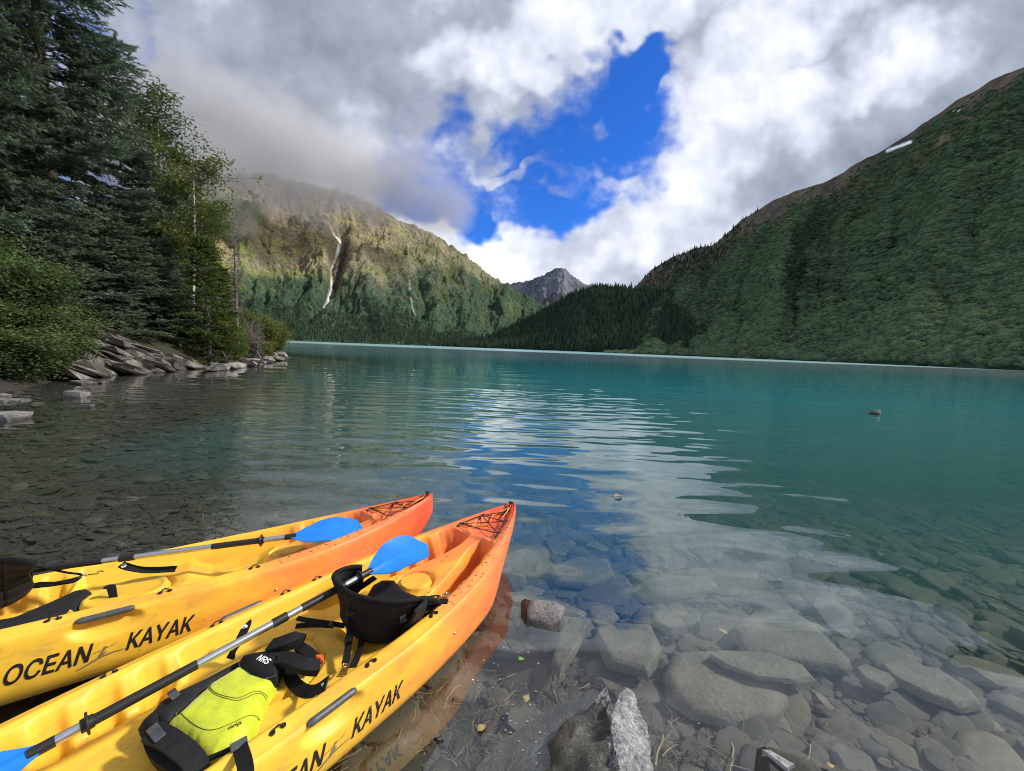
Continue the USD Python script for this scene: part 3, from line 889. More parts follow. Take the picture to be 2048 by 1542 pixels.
m_kayak = mat_kayak()
m_black = plain("black_plastic", (0.012, 0.012, 0.013), 0.42, bump=0.0004, bscale=300)
m_web = plain("black_webbing", (0.009, 0.009, 0.010), 0.85, bump=0.0008, bscale=500, vary=.25, scale=60, spec=0.2)
m_neo = plain("black_neoprene", (0.011, 0.011, 0.013), 0.8, bump=0.0008, bscale=240, vary=.3, scale=25, spec=0.2)
m_neo2 = plain("dark_grey_fabric", (0.016, 0.0165, 0.019), 0.75, bump=0.0008, bscale=240, vary=.25, scale=25, spec=0.2)
m_cord = plain("black_cord", (0.016, 0.010, 0.012), 0.7)
m_ycord = plain("yellow_cord", (0.62, 0.34, 0.03), 0.65)
m_alu = plain("aluminium_tube", (0.60, 0.61, 0.63), 0.30, metal=1.0, bump=0.0002, bscale=400, vary=.08, scale=30)
m_brass = plain("brass_clip", (0.56, 0.42, 0.22), 0.28, metal=1.0)
m_steel = plain("steel_rivet", (0.55, 0.55, 0.55), 0.3, metal=1.0)
m_white = plain("white_plastic", (0.72, 0.74, 0.76), 0.35)
m_grip = plain("handle_grip", (0.060, 0.066, 0.074), 0.42, bump=0.0006, bscale=180, vary=.3, scale=30)
m_dirt = plain("bark_specks", (0.06, 0.035, 0.02), .9)
m_ink = plain("black_ink", (0.012, 0.011, 0.012), 0.45)
m_ink2 = plain("grey_ink", (0.20, 0.15, 0.10), 0.45)
m_blade = plain("blue_blade", (0.006, 0.18, 0.68), 0.42, vary=.12, scale=16, bump=0.0005, bscale=90)
m_orange = plain("orange_tab", (0.80, 0.10, 0.01), 0.6)


def on_side(mesh, x0, u0, xs, us, off=0.0012, shear=0.0, sgn=-1):
    """Lays a flat mesh (x right, y up, metres) on the hull side: x runs to the bow, y up. Returns a thin raised print."""
    m = mesh.copy()
    v = m.vertices
    H = (_Zg(x0) - _Zk(x0))
    x = x0 + (v[:, 0] + shear * v[:, 1]) * xs
    u = u0 - v[:, 1] * us / H
    p = side_point(x, u, sgn)
    e = 1e-3
    tx = side_point(x + e, u, sgn) - side_point(x - e, u, sgn)
    tu = side_point(x, u + e, sgn) - side_point(x, u - e, sgn)
    n = np.cross(tx, tu); n /= np.linalg.norm(n, axis=1, keepdims=True)
    n *= np.sign(n[:, 1] * sgn)[:, None]
    return trimesh.Trimesh(p + n * (off + v[:, 2:3]), m.faces, process=False)


def lettering(text, height, depth=0.0006, bold=True, maxedge=0.012):
    m = meshkit.text_mesh(text, height, depth, bold)
    v, f = trimesh.remesh.subdivide_to_size(m.vertices, m.faces, maxedge, max_iter=12)
    return trimesh.Trimesh(v, f, process=False)


def flat_shape(polys, depth=0.0006, maxedge=0.012):
    ms = []
    for p in polys:
        m = trimesh.creation.extrude_polygon(p, depth)
        v, f = trimesh.remesh.subdivide_to_size(m.vertices, m.faces, maxedge, max_iter=12)
        ms.append(trimesh.Trimesh(v, f, process=False))
    return join(ms)


def dk(x, y, up=0.0):
    return np.array([x, y, float(deck_z(x, y)) + up])


def rod(points, r=0.0035, lift=0.006):
    return tube(np.asarray(points, float), r, 7)


def pad_eye(x, y, dx=0.022):
    p = dk(x, y)
    a, b = dk(x - dx, y), dk(x + dx, y)
    loop = spline([a + [0, 0, .002], a * .75 + b * .25 + [0, 0, .012], (a + b) / 2 + [0, 0, .015], a * .25 + b * .75 + [0, 0, .012], b + [0, 0, .002]], 12)
    base = [trimesh.creation.cylinder(.009, .005, sections=14, transform=trimesh.transformations.translation_matrix(q + [0, 0, .002])) for q in (a, b)]
    return join(tube(loop, .0030, 7), base)


def sag(a, b, n=8, lift=0.008):
    t = np.linspace(0, 1, n)[:, None]
    p = a * (1 - t) + b * t
    zz = np.array([float(deck_z(q[0], q[1])) for q in p]) + lift
    p[:, 2] = np.maximum(p[:, 2], zz)
    return p


def build_kayak(label, matrix):
    k = thing("kayak", label, "kayak", matrix=matrix)
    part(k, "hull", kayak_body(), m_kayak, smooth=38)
    # carrying handles on both gunwales
    for sgn in (-1, 1):
        c = side_point(np.array([-.075, -.04, .015, .07, .105]), np.array([.05, .05, .05, .05, .05]), sgn) + np.array([0, sgn * .006, .004])
        c0 = side_point(np.linspace(-.075, .105, 14), np.full(14, .06), sgn)
        c0[:, 1] = sgn * (np.abs(_W(c0[:, 0])) + .006)
        c0[:, 2] += .006
        hm = tube(c0, np.r_[.008, np.full(12, .0135), .008], 12)
        part(k, "side_handle", hm, m_grip, smooth=50)
    # lettering and the little paddler between the two words, on both sides
    sh = np.tan(math.radians(20))
    kx = lettering("KAYAK", .050); ox = lettering("OCEAN", .050)
    sw = [Polygon([(-.085, -.022), (-.06, -.018), (-.03, -.004), (0, .008), (.03, .014), (.075, .016), (.03, .019), (-.005, .014), (-.035, .003), (-.062, -.013)]),
          Polygon([(-.025, .004), (-.005, .014), (.012, .026), (.006, .028), (-.012, .018)])]
    pd = [Polygon([(-.036, .030), (-.030, .036), (.030, .050), (.046, .060), (.034, .049), (-.026, .034)]), Polygon([(-.006, .020), (.006, .036), (.002, .041), (-.010, .030)]),
          shapely.Point(.006, .047).buffer(.0055), Polygon([(-.016, .017), (.004, .020), (.006, .024), (-.014, .022)])]
    wk, wo = kx.bounds[1][0], ox.bounds[1][0]
    for sgn in (-1, 1):
        def lay(mesh, x0, length, w, **kw):
            if sgn > 0:
                mesh = mesh.copy(); mesh.vertices[:, 0] = w - mesh.vertices[:, 0]; mesh.faces = mesh.faces[:, ::-1]
                kw["shear"] = kw.get("shear", 0)
            return on_side(mesh, x0, kw.pop("u0", .52), length / w, 1.15, sgn=sgn, **kw)
        a = part(k, "lettering", join(lay(ox, -.276, .238, wo, shear=sh), lay(kx, .070, .225, wk, shear=sh)), m_ink, kind="stuff")
        part(k, "emblem", join(on_side(flat_shape(sw + pd), .008, .535, 1.0, .80, sgn=sgn)), m_ink2, kind="stuff")
    # the cord laced over the bow deck
    eyes = dict(bl=(1.275, .165), br=(1.315, -.150), ml=(1.445, .108), mr=(1.465, -.096), f=(1.600, .006))
    E = {n: dk(*q, .012) for n, q in eyes.items()}
    for n, q in eyes.items():
        part(k, "pad_eye", pad_eye(*q), m_black, smooth=40)
    for a, b in (("bl", "ml"), ("ml", "f"), ("f", "mr"), ("mr", "br"), ("br", "bl"), ("bl", "mr"), ("ml", "br"), ("ml", "mr")):
        part(k, "deck_cord", tube(sag(E[a], E[b]), .0033, 7), m_cord, smooth=60)
    part(k, "bow_line", tube(spline([dk(1.30, .15, .014), dk(1.36, .08, .012), dk(1.45, .03, .010), dk(1.50, .055, .016), dk(1.58, .025, .022), dk(1.63, -.004, .02), dk(1.60, -.02, .022), dk(1.52, -.012, .014)], 50), .0042, 7), m_ycord, smooth=60)
    # carrying toggle at the bow
    part(k, "bow_toggle", join(tube(spline([dk(1.655, .012, .002), dk(1.672, .004, .026), dk(1.660, -.012, .002)], 12), .005, 7), tube([dk(1.665, .022, .022), dk(1.668, -.016, .026)], .0085, 9)), m_black, smooth=40)
    for x, y in ((1.615, -.016), (1.63, .02)):
        part(k, "drain_plug", trimesh.creation.cylinder(.010, .012, sections=18, transform=trimesh.transformations.translation_matrix(dk(x, y, .004))), m_black, smooth=40)
    rd = np.random.default_rng(9)
    fl = []
    for q in range(70):
        x = rd.uniform(.55, 1.5); w = float(_W(x)); y = -w * rd.uniform(.80, .97) if q < 50 else rd.uniform(-.8, .8) * w
        fl.append(rbox((rd.uniform(.004, .014), rd.uniform(.002, .005), .0016), .0007, dk(x, y, .001), trimesh.transformations.rotation_matrix(rd.uniform(0, 3.1), [0, 0, 1])))
    part(k, "dirt_specks", join(fl), m_dirt, kind="stuff")
    # rivets, pad eyes and the paddle keeper along the sides
    for x, y in ((.36, .375), (.20, .385), (-.10, .385), (.55, -.37), (-.15, -.385), (.20, -.385), (-.45, .37), (-.45, -.37)):
        part(k, "pad_eye", pad_eye(x, y, .017), m_black, smooth=40)
    for sgn in (-1, 1):
        q = side_point(np.array([-.30, -.36, -.45, -.60, -.80]), np.array([.16, .18, .20, .22, .24]), sgn) + np.array([0, sgn * .005, 0])
        part(k, "keeper_cord", tube(spline(q, 24), .004, 7), m_cord, smooth=60)
        c = side_point(-.30, .15, sgn) + np.array([0, sgn * .008, 0])
        part(k, "keeper_pulley", join(rbox((.055, .014, .022), .006, c), trimesh.creation.icosphere(2, .011).apply_translation(c + [-.02, sgn * .008, -.008])), m_black, smooth=40)
        s = side_point(.64, .35, sgn)
        part(k, "rivet", trimesh.creation.icosphere(2, .007).apply_translation(s), m_steel, smooth=True)
    return k


def pose(x, y, a, z, s=1.0, roll=0.0, pit=0.0):
    R = trimesh.transformations.rotation_matrix
    return trimesh.transformations.translation_matrix([x, y, z]) @ R(a, [0, 0, 1]) @ R(-pit, [0, 1, 0]) @ R(roll, [1, 0, 0]) @ np.diag([s, s, s, 1])


POSE1 = pose(-.957, 1.521, .9330, -.04, 1.005, -.035)
POSE2 = pose(-1.985, 1.895, .609, -.005, 1.02, -.155)
kayak1 = build_kayak("yellow and orange kayak nearest the camera, with the lime life vest lying in it", POSE1)
kayak2 = copy(kayak1.GetPath(), "kayak", "yellow and red kayak farther from the camera, tilted, with both words readable on its side", "kayak", None, matrix=POSE2)


def in_k(pose_, p):
    p = np.asarray(p, float)
    return p @ pose_[:3, :3].T + pose_[:3, 3]


# ------------------------------------------------------------------ paddles


def blade_mesh(length, width, flip=1):
    """A paddle blade in the xy plane, root at the origin, running along +x, dished."""
    n = 60
    t = np.linspace(0, 1, n)
    half = width / 2 * np.interp(t, [0, .06, .18, .35, .6, .8, .92, .97, 1], [.13, .25, .58, .88, 1.0, .98, .86, .68, .20])
    up = half * np.interp(t, [0, .5, 1], [1, 1.06, 1.0]); dn = half * np.interp(t, [0, .5, 1], [1, .94, .9])
    rows = 21
    s = np.linspace(-1, 1, rows)
    x = np.repeat((t * length)[:, None], rows, 1)
    y = np.where(s[None] > 0, s[None] * up[:, None], s[None] * dn[:, None]) * flip
    x = x - .03 * np.abs(s[None]) ** 2 * t[:, None] ** 4
    dish = .020 * (y / (width / 2)) ** 2 * sstep(.1, .5, t)[:, None] - .030 * sstep(.2, 1, t)[:, None] ** 2
    rib = .007 * np.exp(-(y / .014) ** 2) * sstep(.75, .15, t)[:, None]
    top = np.stack([x, y, dish + rib + .0035], -1); bot = np.stack([x, y, dish - rib - .0015], -1)
    V = np.vstack([top.reshape(-1, 3), bot.reshape(-1, 3)])
    f = grid_faces(n, rows); N = n * rows
    F = [f, f[:, ::-1] + N]
    edge = list(range(0, rows)) + [i * rows + rows - 1 for i in range(1, n)] + [(n - 1) * rows + j for j in range(rows - 2, -1, -1)] + [i * rows for i in range(n - 2, 0, -1)]
    e = np.array(edge); e2 = np.roll(e, -1)
    F.append(np.stack([e, e2, e2 + N, e + N], -1))
    t_ = trimesh.Trimesh(V, np.vstack([np.vstack([q[:, [0, 1, 2]], q[:, [0, 2, 3]]]) for q in F]), process=False)
    return t_ if (t_.volume > 0) == (flip > 0) else trimesh.Trimesh(t_.vertices, t_.faces[:, ::-1], process=False)


def build_paddle(label, P, Q, sections, blade_p, blade_q, roll):
    """P, Q: where the shaft enters the two blades. sections: (t0, t1, part name, material)."""
    P, Q = np.asarray(P, float), np.asarray(Q, float)
    L = np.linalg.norm(Q - P)
    up = trimesh.transformations.rotation_matrix(roll, Q - P)[:3, :3] @ np.array([0, 0, 1.0])
    k = thing("paddle", label, "paddle", matrix=frame(Q - P, up, P))
    for t0, t1, nm, mt, r in sections:
        part(k, nm, tube([(t0 * L, 0, 0), ((t0 + t1) / 2 * L, 0, 0), (t1 * L, 0, 0)], r, 16), mt, smooth=40)
    for t in (.045, .955):
        a = t * L
        m = trimesh.creation.revolve([(0.0165, -.012), (.020, -.012), (.021, -.004), (.034, -.002), (.036, .001), (.034, .004), (.021, .004), (.020, .014), (.0165, .014)], sections=28)
        m.apply_transform(trimesh.transformations.rotation_matrix(math.pi / 2, [0, 1, 0])); m.apply_translation([a, 0, 0])
    b = blade_mesh(*blade_q); b.apply_translation([L - .005, 0, 0])
    part(k, "blade", b, m_blade, smooth=50)
    b = blade_mesh(*blade_p); b.apply_transform(np.diag([-1.0, -1, 1, 1])); b.apply_translation([.005, 0, 0])
    part(k, "blade", b, m_blade, smooth=50)
    return k, L


def drip(k, L, t):
    m = trimesh.creation.revolve([(0.0155, -.014), (.020, -.014), (.021, -.004), (.033, -.002), (.035, .001), (.033, .004), (.021, .004), (.020, .016), (.0155, .016)], sections=28)
    m.apply_transform(trimesh.transformations.rotation_matrix(math.pi / 2, [0, 1, 0])); m.apply_translation([t * L, 0, 0])
    part(k, "drip_ring", m, m_black, smooth=35)


def along(P, Q, u, v):
    """How far along P..Q the point seen at (u, v) lies."""
    t = np.linspace(-.5, 1.5, 2001)[:, None]
    pr = project(P * (1 - t) + Q * t)
    return float(t[np.argmin(np.hypot(pr[:, 0] - u, pr[:, 1] - v)), 0])


A1, B1 = on_plane(78, 1499, .37), on_plane(736, 1145, .45)
T = lambda u, v: along(A1, B1, u, v)
s_ = [0, T(112, 1482), T(176, 1450), T(397, 1333), T(545, 1246), T(574, 1231), T(602, 1214), T(690, 1168), T(715, 1156), 1]
pad1, L1 = build_paddle("paddle with blue blades lying lengthwise in the near kayak beside the life vest", A1, B1,
                        [(-.02, s_[1], "ferrule", m_black, .0165), (s_[1], s_[2], "shaft", m_alu, .0150), (s_[2], s_[3], "grip", m_black, .0168), (s_[3], s_[4], "shaft", m_alu, .0150), (s_[4], s_[5], "joint_sleeve", m_black, .0185),
                         (s_[5], s_[6], "shaft", m_alu, .0150), (s_[6], s_[7], "grip", m_black, .0168), (s_[7], s_[8], "shaft", m_alu, .0150), (s_[8], 1.02, "ferrule", m_black, .0165)], (.42, .20, 1), (.38, .215, 1), .30)
drip(pad1, L1, s_[2]); drip(pad1, L1, T(718, 1153))
B2, A2 = on_plane(582, 1073, .40), on_plane(40, 1143, .37)
A2 = B2 + (A2 - B2) * 1.16
T = lambda u, v: along(A2, B2, u, v)
s_ = [0, T(-60, 1157), T(206, 1125), T(240, 1121), T(270, 1116), T(424, 1095), T(522, 1081), T(570, 1075), 1]
pad2, L2 = build_paddle("paddle with a blue blade resting along the far edge of the rear kayak", A2, B2,
                        [(-.02, .04, "ferrule", m_black, .0165), (.04, .07, "shaft", m_alu, .015), (.07, s_[2], "grip", m_black, .0168), (s_[2], s_[3], "shaft", m_alu, .0150), (s_[3], s_[4], "joint_sleeve", m_black, .0185), (s_[4], s_[5], "shaft", m_alu, .0150),
                         (s_[5], s_[6], "grip", m_black, .0168), (s_[6], s_[7], "shaft", m_alu, .0150), (s_[7], 1.02, "ferrule", m_black, .0165)], (.42, .20, 1), (.43, .21, 1), .28)
drip(pad2, L2, s_[6]); drip(pad2, L2, .07)
# ------------------------------------------------------------------ rock


def mat_rock(name, dark, mid, light, moss=0.0, scale=3.0, wet=False):
    g = G(name)
    pos = g.n("geometry") + ".position"
    n = g.noise(pos, scale, 5, 0.68) + ".fac"
    n2 = g.noise(pos, scale * 9, 4, 0.7) + ".fac"
    f = g.m("add", g.m("multiply", n, 0.6), g.m("multiply", n2, 0.4))
    r = g.n("object_info") + ".random"
    f = g.m("add", f, g.mr(r, 0, 1, -0.08, 0.08))
    c = g.ramp(f, [(0.30, dark), (0.48, mid), (0.68, light)])
    if moss:
        c = g.mix(g.m("multiply", g.mr(g.noise(pos, 1.3, 5, 0.6) + ".fac", 0.5, 0.62), moss), c, (0.055, 0.050, 0.022))
    z = g.n("separate_xyz", vector=pos) + ".z"
    c = g.mix(g.mr(z, 0.07, 0.02, 0, 0.65), c, (0.02, 0.02, 0.018))
    h = g.m("multiply_add", n2, 0.4, n)
    nb = g.n("bump", height=h, strength=1.0, distance=0.05 / scale * 3) + ".normal"
    return g.done(g.n("principled_bsdf", base_color=c, roughness=g.mr(z, 0.06, 0.02, 0.82, 0.35), normal=nb) + ".BSDF")


m_slab = mat_rock("bank_slate", (0.032, 0.030, 0.028), (0.095, 0.088, 0.082), (0.25, 0.235, 0.22), moss=0.45, scale=2.2)
m_shore = mat_rock("shore_stone", (0.045, 0.043, 0.042), (0.125, 0.12, 0.116), (0.30, 0.29, 0.28), scale=3.0)


def chip(size, seed, jitter=0.22, n=14):
    """A broken slab: the hull of jittered corners and edge points."""
    r = np.random.default_rng(seed)
    sx, sy, sz = size
    pts = []
    for a in (-1, 1):
        for k in range(n // 2):
            t = 2 * math.pi * (k + r.uniform(-.3, .3)) / (n // 2)
            q = 1.0 + r.uniform(-jitter, jitter)
            pts.append((sx / 2 * q * np.sign(math.cos(t)) * abs(math.cos(t)) ** .6, sy / 2 * q * np.sign(math.sin(t)) * abs(math.sin(t)) ** .6, a * sz / 2 * (1 + r.uniform(-.25, .1))))
    m = manifold3d.Manifold.hull_points(np.array(pts)).to_mesh()
    return trimesh.Trimesh(m.vert_properties[:, :3], m.tri_verts)


outcrop = thing("rock_outcrop", "low cliff of tilted grey slate slabs under the spruce at the water's edge", "rock outcrop")
rs = np.random.default_rng(31)
A_, B_ = np.array([-15.0, 12.6]), np.array([-16.5, 20.4])
dirn = (B_ - A_) / np.linalg.norm(B_ - A_); inl = np.array([-dirn[1], dirn[0]])
k = 0
for row in range(11):
    t = 0.10
    while t < 1.0:
        L_ = rs.uniform(.9, 2.8)
        p = A_ + (B_ - A_) * t + inl * (0.05 + .22 * row + rs.uniform(-.15, .25))
        hmax = np.interp(t, [0, .15, .3, .65, .85, 1], [.25, .8, 1.6, 1.45, .8, .2])
        z = row / 9.0 * hmax + rs.uniform(-.12, .12)
        m = chip((L_, rs.uniform(.9, 1.5), rs.uniform(.10, .26)), 400 + k)
        dip = math.radians(rs.uniform(23, 29))
        R = frame((dirn[0] * math.cos(dip), dirn[1] * math.cos(dip), -math.sin(dip)), (rs.uniform(-.1, .25), rs.uniform(-.15, .1), 1), (p[0], p[1], z)) if "frame" in globals() else None
        x = np.array([dirn[0] * math.cos(dip), dirn[1] * math.cos(dip), -math.sin(dip)])
        up = np.array([rs.uniform(.10, .35), rs.uniform(-.08, .06), 1.0])
        y = np.cross(up, x); y /= np.linalg.norm(y)
        R = np.eye(4); R[:3, 0], R[:3, 1], R[:3, 2], R[:3, 3] = x, y, np.cross(x, y), (p[0], p[1], z)
        m.apply_transform(R)
        part(outcrop, "slab", m, m_slab)
        k += 1
        t += L_ * rs.uniform(.32, .62) / np.linalg.norm(B_ - A_)

# stones along the point and in the cove
pts = [((495, 727), 1.0), ((508, 722), .8), ((520, 724), .9), ((533, 720), 1.0), ((545, 716), .9), ((556, 717), 1.1), ((565, 714), .9), ((528, 714), .7), ((540, 711), .8), ((552, 709), .7), ((472, 731), .8), ((458, 733), .7), ((440, 735), .9), ((425, 737), .6), ((518, 716), .6), ((484, 729), .6)]
for i, ((u, v), s) in enumerate(pts):
    p = on_plane(u, v + 3, .05)
    m = chip((s * rs.uniform(.6, 1.3), s * rs.uniform(.5, .9), s * rs.uniform(.18, .45)), 700 + i, .35)
    m.apply_transform(trimesh.transformations.euler_matrix(rs.uniform(-.2, .2), rs.uniform(-.3, .3), rs.uniform(0, 6.28)))
    solo("shore_stone", m, m_shore, "pale broken stone in the heap at the tip of the wooded point", "stone", "stones heaped at the tip of the point", loc=p + [0, 0, s * .12 + (.25 if v < 717 else 0)])
cove = [((18, 833), (.62, .42, .16), "large flat pale stone breaking the water at the left edge"), ((155, 791), (.50, .30, .22), "pale stone standing out of the water in front of the slate cliff"),
        ((8, 800), (.45, .3, .10), "flat stone just above the large flat pale stone at the left edge"), ((40, 798), (.40, .26, .07), "dark low stone between the pale stone and the left edge"), ((165, 763), (.9, .4, .10), "thin pale flat stone at the foot of the slate cliff"),
        ((200, 762), (.35, .2, .08), "small pale stone right of the thin flat stone by the cliff foot"), ((172, 811), (.28, .16, .09), "small pointed stone in the water below the standing pale stone"), ((5, 790), (.3, .25, .10), "stone half cut by the left edge, below the alder bush"),
        ((100, 755), (1.2, .5, .16), "long grey stone at the water line under the alder bush")]
for i, ((u, v), sz, lab) in enumerate(cove):
    m = chip(sz, 800 + i, .15)
    m.apply_transform(trimesh.transformations.euler_matrix(rs.uniform(-.06, .06), rs.uniform(-.06, .06), rs.uniform(-.3, .3)))
    solo("shore_stone", m, m_shore, lab, "stone", loc=on_plane(u, v + 4, 0) + [0, 0, sz[2] * .22])

# ------------------------------------------------------------------ trees


def mat_leaf(name, c0, c1, c2, trans=0.25, rough=0.6, nscale=0.9):
    g = G(name)
    pos = g.n("geometry") + ".position"
    n = g.noise(pos, nscale, 2, 0.65) + ".fac"
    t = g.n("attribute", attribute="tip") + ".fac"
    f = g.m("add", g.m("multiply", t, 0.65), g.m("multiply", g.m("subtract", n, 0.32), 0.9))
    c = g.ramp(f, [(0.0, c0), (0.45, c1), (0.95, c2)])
    d = g.n("diffuse_bsdf", color=c) + ".BSDF"
    tr = g.n("translucent_bsdf", color=g.mix(1.0, c, (1.3, 1.5, 0.7), "multiply")) + ".BSDF"
    return g.done(g.n("mix_closure", fac=trans, closure1=d, closure2=tr) + ".closure")


def mat_bark(name, a, b, scale=6.0):
    g = G(name)
    pos = g.n("texture_coordinate") + ".object"
    n = g.noise(g.n("mapping", vector=pos, scale=(1, 1, .25)) + ".vector", scale, 6, 0.7) + ".fac"
    c = g.ramp(n, [(0.35, a), (0.65, b)])
    nb = g.n("bump", height=n, strength=1.0, distance=.03) + ".normal"
    return g.done(g.n("principled_bsdf", base_color=c, roughness=.9, normal=nb) + ".BSDF")


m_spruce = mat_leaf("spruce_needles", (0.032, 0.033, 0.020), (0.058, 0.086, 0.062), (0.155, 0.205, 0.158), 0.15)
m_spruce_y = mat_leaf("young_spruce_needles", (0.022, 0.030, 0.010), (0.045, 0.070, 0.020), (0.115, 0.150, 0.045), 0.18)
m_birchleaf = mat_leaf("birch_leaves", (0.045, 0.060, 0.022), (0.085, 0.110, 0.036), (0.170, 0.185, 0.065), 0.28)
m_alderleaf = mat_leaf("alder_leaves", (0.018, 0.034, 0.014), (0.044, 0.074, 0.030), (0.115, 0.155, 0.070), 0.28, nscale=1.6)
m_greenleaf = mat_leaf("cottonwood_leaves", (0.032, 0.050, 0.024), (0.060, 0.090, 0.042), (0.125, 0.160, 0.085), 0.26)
m_bark = mat_bark("spruce_bark", (0.028, 0.022, 0.018), (0.085, 0.07, 0.06))
m_birch = mat_bark("birch_bark", (0.10, 0.09, 0.08), (0.58, 0.56, 0.52), 3.0)
m_dead = mat_bark("dead_wood", (0.06, 0.052, 0.048), (0.22, 0.195, 0.18))


def trunk_mesh(H, r0, r1, lean=(0, 0), seed=0, sides=12, wob=.15):
    r = np.random.default_rng(seed)
    n = 16
    z = np.linspace(-.4, H, n)
    w = np.cumsum(r.normal(0, wob / n, (n, 2)), 0)
    p = np.c_[lean[0] * np.clip(z, 0, None) / H + w[:, 0], lean[1] * np.clip(z, 0, None) / H + w[:, 1], z]
    rad = r0 + (r1 - r0) * np.clip(z / H, 0, 1) + r0 * .4 * np.exp(-np.clip(z, 0, None) / .4)
    return tube_(p, rad, sides), p


def tube_(p, rad, sides=8):
    t = np.gradient(p, axis=0); t /= np.linalg.norm(t, axis=1, keepdims=True) + 1e-9
    ref = np.where(np.abs(t[:, 2:]) > .9, [1.0, 0, 0], [0, 0, 1.0])
    a = np.cross(t, ref); a /= np.linalg.norm(a, axis=1, keepdims=True) + 1e-9
    b = np.cross(a, t)
    ang = np.arange(sides) * 2 * math.pi / sides
    rad = np.broadcast_to(rad, (len(p),))
    v = p[:, None] + rad[:, None, None] * (np.cos(ang)[None, :, None] * a[:, None] + np.sin(ang)[None, :, None] * b[:, None])
    n = len(p)
    i, j = np.meshgrid(np.arange(n - 1), np.arange(sides), indexing="ij")
    q = np.stack([i * sides + j, (i + 1) * sides + j, (i + 1) * sides + (j + 1) % sides, i * sides + (j + 1) % sides], -1).reshape(-1, 4)
    return trimesh.Trimesh(v.reshape(-1, 3), np.vstack([q[:, [0, 1, 2]], q[:, [0, 2, 3]]]), process=False)


def needle_twig(seed, n=17, L=.26, w=.034, nl=.095):
    """A twig bristling with needles along +x: (n*?, 3 vertices) triangles."""
    r = np.random.default_rng(seed)
    tri = []
    for i in range(n):
        s = L * (i + r.uniform(0, .6)) / n
        a = r.uniform(0, 2 * math.pi)
        d = np.array([.75, math.cos(a), math.sin(a) * .7 + .12]); d /= np.linalg.norm(d)
        sd = np.cross(d, [r.normal(), r.normal(), r.normal()]); sd /= np.linalg.norm(sd)
        o = np.array([s, 0, 0])
        ln = nl * r.uniform(.8, 1.25)
        tri.append([o - sd * w * .5, o + sd * w * .5, o + d * ln])
    tri.append([[0, -.008, 0], [0, .008, 0], [L * 1.05, 0, .01]])
    return np.array(tri)


TWIGS = [needle_twig(900 + i) for i in range(6)]


def place(tris_list, pos, X, U, scale, seed):
    """Copies of small triangle sets at pos, their x axis along X, z near U. Returns (n, k, 3, 3)."""
    r = np.random.default_rng(seed)
    X = X / (np.linalg.norm(X, axis=1, keepdims=True) + 1e-9)
    Y = np.cross(U, X); Y /= np.linalg.norm(Y, axis=1, keepdims=True) + 1e-9
    Zv = np.cross(X, Y)
    which = r.integers(0, len(tris_list), len(pos))
    T_ = np.array(tris_list)[which] * scale[:, None, None, None]
    return pos[:, None, None] + T_[..., 0:1] * X[:, None, None] + T_[..., 1:2] * Y[:, None, None] + T_[..., 2:3] * Zv[:, None, None]


def soup(tri, tip=None):
    n = tri.shape[0] * tri.shape[1]
    V = tri.reshape(-1, 3)
    return (V, np.arange(n * 3).reshape(-1, 3)), (None if tip is None else np.repeat(tip, tri.shape[1] * 3))


